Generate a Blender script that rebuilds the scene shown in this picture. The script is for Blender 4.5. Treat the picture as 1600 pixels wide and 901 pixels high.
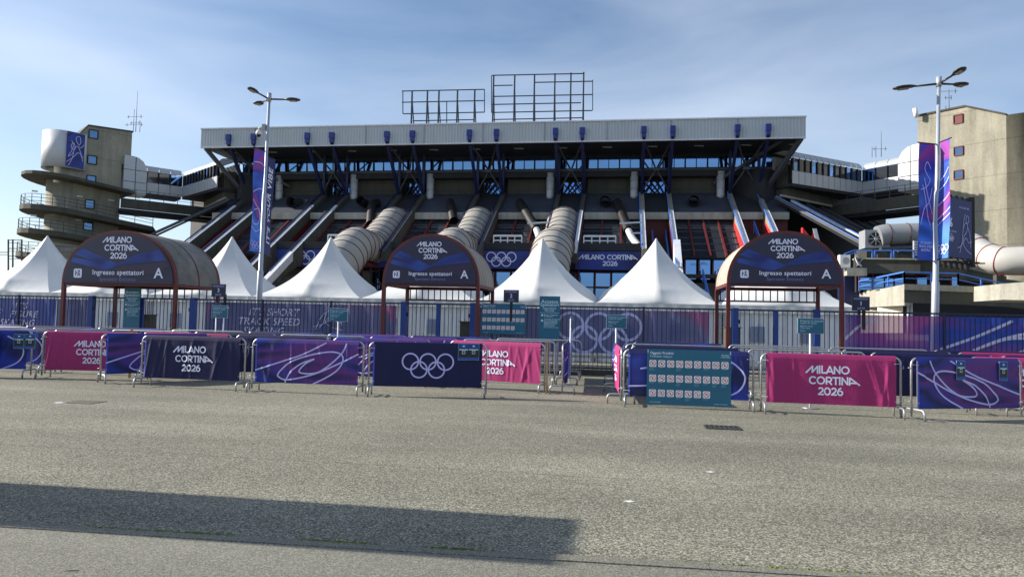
import bpy, math, random
from mathutils import Vector, Matrix
random.seed(7)
R = math.radians
scene = bpy.context.scene
for o in list(bpy.data.objects): bpy.data.objects.remove(o)
C = scene.collection

# ------------------------------------------------------------------ camera
F = 1108.0; YAW = R(8.8); PITCH = math.atan(51.5/1108.0); ROLL = R(1.3); EYE = Vector((0, 0, 1.6))
f0 = Vector((-math.sin(YAW), math.cos(YAW), 0)); r0 = Vector((math.cos(YAW), math.sin(YAW), 0)); u0 = Vector((0, 0, 1))
fwd = f0*math.cos(PITCH) + u0*math.sin(PITCH); upp = u0*math.cos(PITCH) - f0*math.sin(PITCH)
rt = r0*math.cos(ROLL) + upp*math.sin(ROLL); up = upp*math.cos(ROLL) - r0*math.sin(ROLL)
cam_d = bpy.data.cameras.new('camera'); cam = bpy.data.objects.new('camera', cam_d); C.objects.link(cam)
cam.matrix_world = Matrix(((rt.x, up.x, -fwd.x, EYE.x), (rt.y, up.y, -fwd.y, EYE.y), (rt.z, up.z, -fwd.z, EYE.z), (0, 0, 0, 1)))
cam_d.sensor_width = 36; cam_d.lens = 36*F/1600; cam_d.clip_end = 6000; cam_d.clip_start = .05
scene.camera = cam
def ray(px, py): return fwd*F + rt*(px-800) - up*(py-450.5)
def P(px, py, Y):
    d = ray(px, py); return EYE + d*((Y-EYE.y)/d.y)
def G(px, py, z=0.0):
    d = ray(px, py); return EYE + d*((z-EYE.z)/d.z)
def PP(px, py, p0, n):
    d = ray(px, py); n = Vector(n); return EYE + d*((Vector(p0)-EYE).dot(n)/d.dot(n))
def proj(p):
    v = Vector(p)-EYE; return (800+F*v.dot(rt)/v.dot(fwd), 450.5-F*v.dot(up)/v.dot(fwd))

# ------------------------------------------------------------------ light
SUN_EL = 26.0; SHADOW = 0.8      # shadow heading measured from +X towards +Y
w = bpy.data.worlds.new('World'); scene.world = w; w.use_nodes = True
nt = w.node_tree; bg = nt.nodes['Background']
sky = nt.nodes.new('ShaderNodeTexSky'); sky.sky_type = 'NISHITA'; sky.sun_disc = False
sky.sun_elevation = R(SUN_EL); sky.sun_rotation = R(270-SHADOW); sky.air_density = 1.0; sky.dust_density = .8; sky.ozone_density = 3.2
tc = nt.nodes.new('ShaderNodeTexCoord'); mp = nt.nodes.new('ShaderNodeMapping')
mp.inputs['Scale'].default_value = (1.0, 1.0, 3.2); mp.inputs['Rotation'].default_value = (R(12), R(18), 0)
ns = nt.nodes.new('ShaderNodeTexNoise'); ns.inputs['Scale'].default_value = 1.7; ns.inputs['Detail'].default_value = 7; ns.inputs['Roughness'].default_value = .48
ns.inputs['Distortion'].default_value = .5
rp = nt.nodes.new('ShaderNodeValToRGB'); rp.color_ramp.elements[0].position = .33; rp.color_ramp.elements[1].position = .85
rp.color_ramp.elements[0].color = (0, 0, 0, 1); rp.color_ramp.elements[1].color = (.62, .62, .62, 1)
mx = nt.nodes.new('ShaderNodeMix'); mx.data_type = 'RGBA'
mx.inputs['B'].default_value = (6.6, 7.2, 8.2, 1)
nt.links.new(tc.outputs['Generated'], mp.inputs['Vector']); nt.links.new(mp.outputs[0], ns.inputs['Vector'])
nt.links.new(ns.outputs['Fac'], rp.inputs['Fac']); nt.links.new(rp.outputs['Color'], mx.inputs['Factor'])
nt.links.new(sky.outputs[0], mx.inputs['A']); nt.links.new(mx.outputs['Result'], bg.inputs['Color'])
bg.inputs['Strength'].default_value = .093
sd = bpy.data.lights.new('sun', 'SUN'); sun = bpy.data.objects.new('sun', sd); C.objects.link(sun)
sd.energy = 5.0; sd.angle = R(.5); sd.color = (1, .93, .82)
SUNV = Vector((-math.cos(R(SHADOW))*math.cos(R(SUN_EL)), -math.sin(R(SHADOW))*math.cos(R(SUN_EL)), math.sin(R(SUN_EL))))
sun.rotation_euler = SUNV.to_track_quat('Z', 'Y').to_euler(); sun.location = (-30, 0, 40)
vs = scene.view_settings; vs.view_transform = 'Standard'; vs.look = 'None'; vs.exposure = .74; vs.gamma = 1; vs.use_curve_mapping = False

# ------------------------------------------------------------------ materials
def lin(r, g, b):
    f = lambda c: (c/255/12.92) if c/255 <= .04045 else ((c/255+.055)/1.055)**2.4
    return (f(r), f(g), f(b))
def mat(name, col, rough=.6, metal=0.0, var=.12, scale=1.5, bump=0.0, bscale=None, coat=0.0, stretch=(1, 1, 1), alpha=1.0, spec=.5, trans=0.0, detail=6):
    m = bpy.data.materials.new(name); m.use_nodes = True; t = m.node_tree; b = t.nodes['Principled BSDF']
    b.inputs['Roughness'].default_value = rough; b.inputs['Metallic'].default_value = metal
    b.inputs['Coat Weight'].default_value = coat; b.inputs['Alpha'].default_value = alpha
    b.inputs['Specular IOR Level'].default_value = spec
    c = tuple(col)
    tx = t.nodes.new('ShaderNodeTexCoord'); mg = t.nodes.new('ShaderNodeMapping'); mg.inputs['Scale'].default_value = stretch
    t.links.new(tx.outputs['Object'], mg.inputs['Vector'])
    if var > 0:
        n = t.nodes.new('ShaderNodeTexNoise'); n.inputs['Scale'].default_value = scale; n.inputs['Detail'].default_value = detail
        n.inputs['Roughness'].default_value = .62
        r = t.nodes.new('ShaderNodeValToRGB'); e = r.color_ramp.elements
        e[0].position = .3; e[1].position = .7
        e[0].color = (*[x*(1-var) for x in c], 1); e[1].color = (*[min(1, x*(1+var)) for x in c], 1)
        t.links.new(mg.outputs[0], n.inputs['Vector']); t.links.new(n.outputs['Fac'], r.inputs['Fac']); t.links.new(r.outputs['Color'], b.inputs['Base Color'])
    else: b.inputs['Base Color'].default_value = (*c, 1)
    if bump > 0:
        n2 = t.nodes.new('ShaderNodeTexNoise'); n2.inputs['Scale'].default_value = bscale or scale*8; n2.inputs['Detail'].default_value = 5
        bp = t.nodes.new('ShaderNodeBump'); bp.inputs['Strength'].default_value = bump; bp.inputs['Distance'].default_value = .02
        t.links.new(mg.outputs[0], n2.inputs['Vector']); t.links.new(n2.outputs['Fac'], bp.inputs['Height']); t.links.new(bp.outputs[0], b.inputs['Normal'])
    if trans > 0:
        tr = t.nodes.new('ShaderNodeBsdfTranslucent'); tr.inputs['Color'].default_value = (*c, 1)
        ms = t.nodes.new('ShaderNodeMixShader'); ms.inputs[0].default_value = trans
        t.links.new(b.outputs[0], ms.inputs[1]); t.links.new(tr.outputs[0], ms.inputs[2]); t.links.new(ms.outputs[0], t.nodes['Material Output'].inputs['Surface'])
    return m

def concrete_mat(name, col, lift=3.0):
    """board-marked concrete: streaked weathering, faint pour joints, pitted surface"""
    m = mat(name, col, .88, var=.0, bump=0); t = m.node_tree; b = t.nodes['Principled BSDF']
    tx = t.nodes.new('ShaderNodeTexCoord')
    def noise(scale, stretch, det=6):
        g = t.nodes.new('ShaderNodeMapping'); g.inputs['Scale'].default_value = stretch
        n = t.nodes.new('ShaderNodeTexNoise'); n.inputs['Scale'].default_value = scale; n.inputs['Detail'].default_value = det; n.inputs['Roughness'].default_value = .65
        t.links.new(tx.outputs['Object'], g.inputs['Vector']); t.links.new(g.outputs[0], n.inputs['Vector']); return n
    a = noise(.35, (1, 1, 1)); s = noise(1.6, (1, 1, .12)); p = noise(7, (1, 1, 1))
    m1 = t.nodes.new('ShaderNodeMath'); m1.operation = 'MULTIPLY_ADD'; m1.inputs[1].default_value = .42
    m2 = t.nodes.new('ShaderNodeMath'); m2.operation = 'MULTIPLY_ADD'; m2.inputs[1].default_value = .5
    m3 = t.nodes.new('ShaderNodeMath'); m3.operation = 'MULTIPLY'; m3.inputs[1].default_value = .28
    t.links.new(p.outputs['Fac'], m3.inputs[0]); t.links.new(m3.outputs[0], m2.inputs[2]); t.links.new(s.outputs['Fac'], m2.inputs[0])
    t.links.new(m2.outputs[0], m1.inputs[2]); t.links.new(a.outputs['Fac'], m1.inputs[0])
    sep = t.nodes.new('ShaderNodeSeparateXYZ'); t.links.new(tx.outputs['Object'], sep.inputs[0])
    md = t.nodes.new('ShaderNodeMath'); md.operation = 'PINGPONG'; md.inputs[1].default_value = lift/2; t.links.new(sep.outputs['Z'], md.inputs[0])
    ls = t.nodes.new('ShaderNodeMath'); ls.operation = 'LESS_THAN'; ls.inputs[1].default_value = .035; t.links.new(md.outputs[0], ls.inputs[0])
    sb = t.nodes.new('ShaderNodeMath'); sb.operation = 'MULTIPLY_ADD'; sb.inputs[1].default_value = -.12
    t.links.new(ls.outputs[0], sb.inputs[0]); t.links.new(m1.outputs[0], sb.inputs[2])
    r = t.nodes.new('ShaderNodeValToRGB'); e = r.color_ramp.elements
    e[0].position = .42; e[1].position = .74
    e[0].color = (*[x*.55 for x in col], 1); e[1].color = (*[x*1.25 for x in col], 1)
    t.links.new(sb.outputs[0], r.inputs['Fac']); t.links.new(r.outputs['Color'], b.inputs['Base Color'])
    bp = t.nodes.new('ShaderNodeBump'); bp.inputs['Strength'].default_value = .5; bp.inputs['Distance'].default_value = .03
    t.links.new(sb.outputs[0], bp.inputs['Height']); t.links.new(bp.outputs[0], b.inputs['Normal'])
    return m

def print_mat(name, stops, scale=.9, rot=35, stretch=(1, 1, 2.2), alpha=1.0, rough=.62, seed=0.0):
    """printed artwork: soft diagonal sweeps of ink colour"""
    m = mat(name, (0.1, 0.1, 0.1), rough, var=0, alpha=alpha); t = m.node_tree; b = t.nodes['Principled BSDF']
    tx = t.nodes.new('ShaderNodeTexCoord'); g = t.nodes.new('ShaderNodeMapping')
    g.inputs['Rotation'].default_value = (0, R(rot), 0); g.inputs['Scale'].default_value = stretch; g.inputs['Location'].default_value = (seed, seed*.7, seed*1.3)
    n = t.nodes.new('ShaderNodeTexNoise'); n.inputs['Scale'].default_value = scale; n.inputs['Detail'].default_value = 1.2; n.inputs['Distortion'].default_value = .7
    r = t.nodes.new('ShaderNodeValToRGB'); cr = r.color_ramp
    while len(cr.elements) < len(stops): cr.elements.new(.5)
    for e, (p, c) in zip(cr.elements, stops): e.position = p; e.color = (*c, 1)
    t.links.new(tx.outputs['Object'], g.inputs['Vector']); t.links.new(g.outputs[0], n.inputs['Vector']); t.links.new(n.outputs['Fac'], r.inputs['Fac'])
    t.links.new(r.outputs['Color'], b.inputs['Base Color'])
    return m

M = {}
NAVY = lin(22, 24, 62); ROYAL = lin(38, 62, 178); VIOLET = lin(92, 58, 160); MAG = lin(176, 48, 120); LAV = lin(190, 188, 245)
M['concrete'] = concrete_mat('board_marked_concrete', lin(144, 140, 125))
M['concrete_dark'] = concrete_mat('weathered_shade_concrete', lin(74, 73, 66))  # weathered grey, its dark tone also holds the shade of the left ribs
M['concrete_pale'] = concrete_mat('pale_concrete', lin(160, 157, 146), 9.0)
M['fascia'] = mat('ribbed_sheet_metal', lin(182, 188, 192), .65, 0, .07, .5, stretch=(1, 1, .3))
M['shell_grey'] = mat('grey_canopy_shell', lin(120, 116, 110), .75, 0, .25, 2.4, .2, 9)
M['shell_beige'] = mat('beige_canopy_shell', lin(186, 174, 158), .7, 0, .15, 2.0, .2, 9)
M['white_panel'] = mat('white_enamel_panel', lin(172, 176, 181), .38, .15, .05, .7)
M['silver'] = mat('silver_cladding', lin(186, 190, 196), .6, .1, .06, .8)
M['dark'] = mat('dark_steel_deck', lin(38, 40, 46), .8, 0, .25, .5)
M['slate'] = mat('slate_roof_panel', lin(62, 66, 78), .7, 0, .2, .6, .3, 6)
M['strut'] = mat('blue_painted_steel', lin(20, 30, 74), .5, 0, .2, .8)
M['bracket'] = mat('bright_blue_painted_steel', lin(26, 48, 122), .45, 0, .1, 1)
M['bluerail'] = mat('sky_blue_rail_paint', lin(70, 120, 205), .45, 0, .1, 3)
M['brace'] = mat('grey_steel_brace', lin(74, 76, 84), .6, .2, .2, 1)
M['tower_glass'] = mat('dim_tower_glass', (.10, .17, .28), .08, .9, .1, 2)
M['rake'] = mat('dark_raked_panel', lin(26, 28, 32), .85, 0, .2, .6)
M['mirror'] = mat('reflective_window_glass', (.15, .29, .60), .04, 1.0, .05, .3)
M['darkglass'] = mat('smoked_window_glass', (.03, .035, .045), .06, 0, .1, .3, spec=.9)
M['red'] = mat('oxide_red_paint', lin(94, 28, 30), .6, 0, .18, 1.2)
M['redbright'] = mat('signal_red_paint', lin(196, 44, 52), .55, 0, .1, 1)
M['whitepaint'] = mat('white_painted_metal', lin(208, 212, 220), .5, 0, .12, 2)
M['tube'] = mat('beige_grp_tube', lin(152, 150, 145), .75, 0, .1, .8)
M['seamred'] = mat('thin_red_seam', lin(140, 52, 50), .6, 0, .1, 3)
M['tube_white'] = mat('white_grp_tube', lin(176, 174, 170), .55, 0, .08, .8)
M['rubber'] = mat('black_rubber_duct', lin(20, 20, 22), .55, 0, .2, 3)
M['tent'] = mat('white_pvc_tent', lin(208, 210, 210), .5, 0, .08, .9, .4, 2.5, trans=.08, stretch=(1, 1, .35))
M['tentwall'] = mat('white_curtain', lin(232, 236, 242), .6, 0, .05, 2, trans=.15)
M['curtain_window'] = mat('grey_film_window', lin(128, 142, 168), .3, 0, .1, 2)
M['archsteel'] = mat('maroon_painted_steel', lin(98, 38, 36), .55, 0, .2, 4)
M['archshell'] = mat('grey_beige_shell', lin(166, 158, 146), .7, 0, .14, 1.6)
M['signnavy'] = mat('navy_sign_board', lin(36, 36, 66), .4, 0, .08, .8)
M['signblue'] = print_mat('blue_sign_facets', [(.3, lin(30, 42, 110)), (.7, lin(52, 84, 170))], .8, 20)
M['signplum'] = mat('plum_sign_facet', lin(46, 34, 66), .4, 0, .06, 1)
M['letter'] = mat('white_lettering', lin(226, 228, 250), .5, 0, .03, 5)
M['lav'] = mat('lavender_print', LAV, .55, 0, .06, 4)
M['lavdim'] = mat('dim_lavender_print', lin(120, 124, 178), .6, 0, .1, 4)
M['violetline'] = mat('violet_print', lin(150, 120, 232), .55, 0, .1, 3)
M['fence'] = mat('navy_fence_paint', lin(26, 34, 66), .5, 0, .2, 3)
M['gatepost'] = mat('blue_gate_paint', lin(30, 62, 138), .5, 0, .12, 3)
M['scrim'] = print_mat('slate_blue_scrim', [(.3, lin(84, 92, 146)), (.56, lin(110, 110, 156)), (.68, lin(158, 84, 140))], .35, 30, alpha=.92, rough=.8)
M['scrim_left'] = print_mat('blue_scrim', [(.3, lin(58, 76, 170)), (.6, lin(96, 108, 178))], .4, 30, alpha=.93, rough=.8, seed=3)
M['scrim_violet'] = print_mat('violet_scrim', [(.36, lin(56, 90, 200)), (.48, lin(122, 82, 180)), (.6, lin(196, 96, 176))], .28, 35, alpha=.86, rough=.8, seed=5)
M['galv'] = mat('galvanised_steel', lin(178, 180, 184), .42, .75, .16, 9)
M['polesteel'] = mat('grey_lamp_post_paint', lin(168, 174, 186), .45, .4, .1, 2)
M['lamphead'] = mat('dark_lamp_housing', lin(48, 44, 42), .4, .2, .15, 4)
M['lens'] = mat('lamp_glass', lin(150, 140, 128), .2, 0, .2, 12)
M['cover_navy'] = mat('navy_cover_cloth', lin(17, 20, 70), .75, 0, .1, 1.2, .15, 25)
M['cover_pink'] = mat('magenta_cover_cloth', lin(160, 40, 104), .75, 0, .08, 1.0, .15, 25)
M['cover_swirl'] = print_mat('swirl_cover_cloth', [(.32, lin(28, 50, 158)), (.42, lin(18, 22, 76)), (.5, lin(60, 46, 138)), (.57, lin(98, 44, 122)), (.64, lin(30, 26, 88)), (.72, lin(46, 60, 172))], .8, 32, (.7, 1, 1.9), seed=2.2)
M['cover_blue'] = print_mat('blue_cover_cloth', [(.34, lin(13, 17, 62)), (.5, lin(20, 30, 104)), (.68, lin(34, 58, 170))], .9, 30, (.8, 1, 2), seed=4)
M['cover_edge'] = mat('blue_cover_hem', lin(70, 88, 200), .6, 0, .05, 2)
M['teal'] = mat('teal_sign_board', lin(30, 100, 128), .42, 0, .05, 1)
M['teal_text'] = mat('pale_sign_print', lin(196, 226, 236), .5, 0, .03, 4)
M['teal_small'] = mat('dim_sign_print', lin(92, 152, 172), .5, 0, .03, 4)
M['icon_white'] = mat('white_pictogram_tile', lin(232, 232, 236), .45, 0, .02, 4)
M['icon_red'] = mat('red_pictogram_ring', lin(196, 46, 70), .45, 0, .02, 4)
M['icon_black'] = mat('black_pictogram', lin(30, 30, 40), .45, 0, .02, 4)
M['gate_sign'] = mat('navy_gate_plate', lin(26, 34, 64), .4, 0, .05, 2)
M['pole_banner'] = print_mat('banner_print', [(.3, lin(30, 40, 120)), (.42, lin(70, 130, 225)), (.56, lin(44, 56, 160)), (.65, lin(150, 58, 144)), (.70, lin(60, 70, 190)), (.8, lin(110, 130, 225))], .55, 50, (1, 1, 1.4), seed=2)
M['pole_banner_navy'] = mat('navy_banner_print', lin(26, 36, 96), .6, 0, .15, .8)
M['pole_banner_pale'] = mat('pale_banner_print', lin(120, 128, 226), .6, 0, .1, .8)
M['poster'] = print_mat('poster_print', [(.3, lin(22, 28, 80)), (.5, lin(44, 66, 150)), (.62, lin(30, 34, 92)), (.74, lin(110, 46, 110))], .3, 30, seed=1)
M['facade_banner'] = print_mat('facade_banner_print', [(.34, lin(26, 32, 84)), (.5, lin(44, 62, 150)), (.64, lin(48, 38, 96)), (.74, lin(96, 46, 96))], .16, 35, (1, 1, 2), seed=6)
M['wood'] = mat('raw_wood', lin(176, 146, 104), .8, 0, .2, 6)
M['dusty_iron'] = mat('dusty_iron', lin(128, 124, 110), .9, 0, .2, 20)
M['iron'] = mat('cast_iron', lin(62, 60, 58), .7, .3, .3, 30, .5, 60)
M['white_plastic'] = mat('white_plastic', lin(222, 222, 220), .4, 0, .05, 3)
M['garage'] = mat('cream_door', lin(214, 208, 190), .6, 0, .06, 2)
M['acunit'] = mat('grey_unit_casing', lin(150, 154, 158), .5, .1, .12, 2)
M['truckpaint'] = mat('white_van_paint', lin(214, 216, 218), .35, 0, .05, 1, coat=.4)
M['tyre'] = mat('tyre_rubber', lin(24, 24, 25), .85, 0, .2, 12)
M['olive'] = mat('olive_box_paint', lin(78, 76, 60), .7, 0, .15, 3)
M['lettdim'] = mat('pale_violet_scrim_print', lin(224, 221, 252), .7, 0, .06, 4)
M['lettring'] = mat('lavender_ring_print', lin(206, 206, 252), .7, 0, .06, 4)
M['tube_silver'] = mat('grey_grp_tube', lin(136, 138, 142), .55, .1, .08, .8)
M['moss'] = mat('moss', lin(92, 104, 42), .95, 0, .35, 9)

# ------------------------------------------------------------------ geometry builder
class MB:
    def __init__(s): s.v = []; s.f = []; s.mi = []; s.sm = []; s.m = 0; s.smooth = False
    def face(s, idx): s.f.append(tuple(idx)); s.mi.append(s.m); s.sm.append(s.smooth)
    def add(s, vs, fs):
        b = len(s.v); s.v += [Vector(x) for x in vs]
        for f in fs: s.face([b+i for i in f])
    def box(s, a, b):
        x0, y0, z0 = [min(p, q) for p, q in zip(a, b)]; x1, y1, z1 = [max(p, q) for p, q in zip(a, b)]
        s.add([(x0, y0, z0), (x1, y0, z0), (x1, y1, z0), (x0, y1, z0), (x0, y0, z1), (x1, y0, z1), (x1, y1, z1), (x0, y1, z1)],
              [(0, 3, 2, 1), (4, 5, 6, 7), (0, 1, 5, 4), (1, 2, 6, 5), (2, 3, 7, 6), (3, 0, 4, 7)])
    def prism(s, pts, ext):
        pts = [Vector(p) for p in pts]; ext = Vector(ext); n = len(pts)
        nr = Vector((0, 0, 0))
        for i in range(n): nr += pts[i].cross(pts[(i+1) % n])
        if nr.dot(ext) > 0: pts.reverse()
        b = len(s.v); s.v += pts + [p+ext for p in pts]
        s.face([b+i for i in range(n)]); s.face([b+n+i for i in reversed(range(n))])
        for i in range(n):
            j = (i+1) % n; s.face([b+j, b+i, b+n+i, b+n+j])
    def loft(s, A, B):   # closed box between two quads (4 points each)
        s.add(list(A)+list(B), [(3, 2, 1, 0), (4, 5, 6, 7), (0, 1, 5, 4), (1, 2, 6, 5), (2, 3, 7, 6), (3, 0, 4, 7)])
    def bar(s, p, q, w, h=None, upv=(0, 0, 1)):
        p, q = Vector(p), Vector(q); h = h or w; d = (q-p).normalized(); upv = Vector(upv)
        if abs(d.dot(upv)) > .98: upv = Vector((0, 1, 0))
        a = d.cross(upv).normalized()*(w/2); c = a.cross(d).normalized()*(h/2)
        s.loft([p-a-c, p+a-c, p+a+c, p-a+c], [q-a-c, q+a-c, q+a+c, q-a+c])
    def tube(s, pts, r, n=8, cap=True):
        pts = [Vector(p) for p in pts]; rs = r if isinstance(r, (list, tuple)) else [r]*len(pts)
        b = len(s.v); sm = s.smooth; s.smooth = True; prev = None
        for i, p in enumerate(pts):
            d = (pts[min(i+1, len(pts)-1)]-pts[max(i-1, 0)]).normalized()
            if prev is None: a = d.orthogonal().normalized()
            else: a = (prev - d*prev.dot(d)).normalized()
            prev = a; c = d.cross(a)
            for k in range(n):
                t = 2*math.pi*k/n; s.v.append(p + (a*math.cos(t)+c*math.sin(t))*rs[i])
        for i in range(len(pts)-1):
            for k in range(n):
                k2 = (k+1) % n; s.face([b+i*n+k, b+i*n+k2, b+(i+1)*n+k2, b+(i+1)*n+k])
        s.smooth = False
        if cap: s.face([b+k for k in reversed(range(n))]); e = b+(len(pts)-1)*n; s.face([e+k for k in range(n)])
        s.smooth = sm
    def ribbon(s, pts, w, nrm, fn=None):
        """flat strip of width w along pts facing nrm; fn displaces each vertex"""
        pts = [Vector(p) for p in pts]; nrm = Vector(nrm); b = len(s.v)
        for i, p in enumerate(pts):
            d = (pts[min(i+1, len(pts)-1)]-pts[max(i-1, 0)])
            if d.length < 1e-9: d = Vector((1, 0, 0))
            d.normalize(); a = nrm.cross(d).normalized()*(w/2)
            for q in (p-a, p+a): s.v.append(fn(q) if fn else q)
        for i in range(len(pts)-1): s.face([b+2*i, b+2*i+2, b+2*i+3, b+2*i+1])
    def grid(s, fn, nu, nv, smooth=True):
        b = len(s.v); sm = s.smooth; s.smooth = smooth
        for j in range(nv+1):
            for i in range(nu+1): s.v.append(Vector(fn(i/nu, j/nv)))
        for j in range(nv):
            for i in range(nu):
                k = b+j*(nu+1)+i; s.face([k, k+1, k+nu+2, k+nu+1])
        s.smooth = sm
    def build(s, name, mats, parent=None):
        me = bpy.data.meshes.new(name); o_loc = Vector((0, 0, 0))
        if parent is not None and parent.get('_w'): o_loc = Vector(parent['_w'])
        me.from_pydata([tuple(v-o_loc) for v in s.v], [], s.f); me.update()
        if not isinstance(mats, (list, tuple)): mats = [mats]
        for m in mats: me.materials.append(M[m] if isinstance(m, str) else m)
        me.polygons.foreach_set('material_index', s.mi); me.polygons.foreach_set('use_smooth', s.sm); me.update()
        o = bpy.data.objects.new(name, me); C.objects.link(o)
        if parent is not None: o.parent = parent; 
        if parent is not None and '_w' in parent: o['_w'] = (0.0, 0.0, 0.0) if False else tuple(parent['_w'])
        return o
# a part's vertices are written relative to its thing's base, so the part object sits at the thing's origin
def thing(name, label, cat, loc=(0, 0, 0), group=None, rz=0.0, local=False):
    o = bpy.data.objects.new(name, None); C.objects.link(o); o.location = loc; o.rotation_euler = (0, 0, rz)
    o.empty_display_size = .3
    o['label'] = label; o['category'] = cat
    if group: o['group'] = group
    if not local: o['_w'] = tuple(loc)
    return o
def solo(name, mb, mats, label, cat, group=None, base=None):
    """a thing that is a single mesh, origin at its base"""
    b = Vector(base) if base is not None else Vector((sum(v.x for v in mb.v)/len(mb.v), sum(v.y for v in mb.v)/len(mb.v), min(v.z for v in mb.v)))
    mb.v = [v-b for v in mb.v]; o = mb.build(name, mats); o.location = b
    o['label'] = label; o['category'] = cat
    if group: o['group'] = group
    return o
def struct(name, mb, mats, kind='structure'):
    o = mb.build(name, mats); o['kind'] = kind; return o
def dup(o, parent=None, top=True):
    c = o.copy(); C.objects.link(c)
    if not top: c.parent = parent
    for ch in list(o.children): dup(ch, c, False)
    return c

# ------------------------------------------------------------------ writing
def catmull(pts, n=8):
    pts = [Vector(p) for p in pts]; out = []
    for i in range(len(pts)-1):
        p0 = pts[max(i-1, 0)]; p1 = pts[i]; p2 = pts[i+1]; p3 = pts[min(i+2, len(pts)-1)]
        for k in range(n):
            t = k/n; out.append(.5*((2*p1)+(-p0+p2)*t+(2*p0-5*p1+4*p2-p3)*t*t+(-p0+3*p1-3*p2+p3)*t**3))
    out.append(pts[-1]); return out
def arc(cx, cy, rx, ry, a0, a1, n=14):
    return [(cx+rx*math.cos(R(a0+(a1-a0)*i/n)), cy+ry*math.sin(R(a0+(a1-a0)*i/n))) for i in range(n+1)]
# stroke glyphs, cap height 1: (advance, [polylines])
GL = {
 'M': (1.0, [[(-.62, .06), (.2, .93), (.16, .12)], [(.16, .12), (.82, .93), (.82, 0)]]),
 'I': (.30, [[(.08, 0), (.08, 1)]]),
 'L': (.62, [[(.08, 1), (.08, .08), (.56, .08)]]),
 'A': (.92, [[(.02, 0), (.43, .96), (.84, 0)], [(.18, .27), (.68, .27)]]),
 'a': (1.5, [[(.06, 0), (.1, .93), (1.3, .03)], [(.12, .27), (.95, .27)]]),
 'N': (.92, [[(.08, 0), (.08, .94), (.74, .06), (.74, 1)]]),
 'O': (1.12, [arc(.5, .5, .44, .44, 90, 450, 28)]),
 'C': (.98, [arc(.5, .5, .44, .44, 42, 318, 22)]),
 'R': (.84, [[(.08, 0), (.08, .93), (.4, .93)]+arc(.42, .66, .27, .27, 90, -90, 10)+[(.1, .39)], [(.38, .39), (.72, 0)]]),
 'T': (.80, [[(.38, 0), (.38, .92)], [(0, .92), (.76, .92)]]),
 '2': (.74, [arc(.32, .68, .26, .26, 165, -35, 12)+[(.06, .08)], [(.02, .08), (.64, .08)]]),
 '0': (.88, [arc(.4, .5, .34, .44, 90, 450, 24)]),
 '6': (.80, [arc(.36, .34, .29, .27, 0, 360, 24), [(.07, .36), (.10, .58), (.22, .82), (.46, .98)]]),
 ' ': (.45, []),
}
def dense(pl, step=.12):
    out = [Vector((*pl[0], 0))]
    for a, b in zip(pl, pl[1:]):
        a = Vector((*a, 0)); b = Vector((*b, 0)); n = max(1, int((b-a).length/step))
        # short stroke ends get a square corner by repeating vertices very close to it
        for i in range(1, n+1): out.append(a.lerp(b, i/n))
    return out
def stroke_text(mb, lines, size, place, lead=1.42, wt=.17):
    """lines: [(text, xshift)], place(x, y)->Vector already on the surface. Centred."""
    tot = len(lines); y = (tot*lead-(lead-1))*size/2-size
    idx = 0
    for text, sh in lines:
        W = sum(GL[c][0] for c in text)*size; x = -W/2+sh*size
        for c in text:
            for pl in GL[c][1]:
                segs = [pl] if len(pl) > 8 else [list(q) for q in zip(pl, pl[1:])]
                for sg in segs:
                    pts = dense(sg)
                    b = len(mb.v)
                    for i, p in enumerate(pts):
                        d = (pts[min(i+1, len(pts)-1)]-pts[max(i-1, 0)]).normalized(); a = Vector((-d.y, d.x, 0))*wt/2
                        ex = d*(wt*.25) if (i == len(pts)-1 and len(sg) == 2) else (-d*(wt*.25) if (i == 0 and len(sg) == 2) else Vector((0, 0, 0)))
                        for q in (p-a+ex, p+a+ex): mb.v.append(place(x+q.x*size, y+q.y*size))
                    for v in mb.v[b:]: v.y -= .0005*(idx % 7)     # strokes that cross lie in separate layers
                    idx += 1
                    for i in range(len(pts)-1): mb.face([b+2*i, b+2*i+2, b+2*i+3, b+2*i+1])
            x += GL[c][0]*size
        y -= lead*size
LOGO3 = [('MILANO', .0), ('CORTINa', .55), ('2026', .05)]
LOGO2 = [('MILANO CORTINa', .0), ('2026', .1)]
def rings(mb, rr, wdt, place):
    for k, (cx, cy) in enumerate([(-2.2*rr, .5*rr), (0, .5*rr), (2.2*rr, .5*rr), (-1.1*rr, -.5*rr), (1.1*rr, -.5*rr)]):
        b = len(mb.v); n = 36
        for i in range(n):
            t = 2*math.pi*i/n
            for q in (rr-wdt/2, rr+wdt/2): mb.v.append(place(cx+q*math.cos(t), cy+q*math.sin(t), .0006*k))
        for i in range(n):
            j = (i+1) % n; mb.face([b+2*i, b+2*i+1, b+2*j+1, b+2*j])
_fc = {}
def font_text(mb, text, size, place, bold=0.0, shear=0.0, align='CENTER', space=1.0):
    if bold > 0: bold = min(bold, .016); space = max(space, 1.06)
    key = (text, bold, shear, align, space)
    if key not in _fc:
        cu = bpy.data.curves.new('text', 'FONT'); cu.body = text; cu.size = 1; cu.align_x = align; cu.align_y = 'CENTER'
        cu.offset = bold; cu.shear = shear; cu.resolution_u = 3; cu.space_character = space
        ob = bpy.data.objects.new('text', cu); C.objects.link(ob)
        dg = bpy.context.evaluated_depsgraph_get(); me = ob.evaluated_get(dg).to_mesh()
        _fc[key] = ([tuple(v.co) for v in me.vertices], [tuple(p.vertices) for p in me.polygons])
        ob.evaluated_get(dg).to_mesh_clear(); bpy.data.objects.remove(ob); bpy.data.curves.remove(cu)
    vs_, fs_ = _fc[key]
    mb.add([place(v[0]*size, v[1]*size) for v in vs_], fs_)
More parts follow.
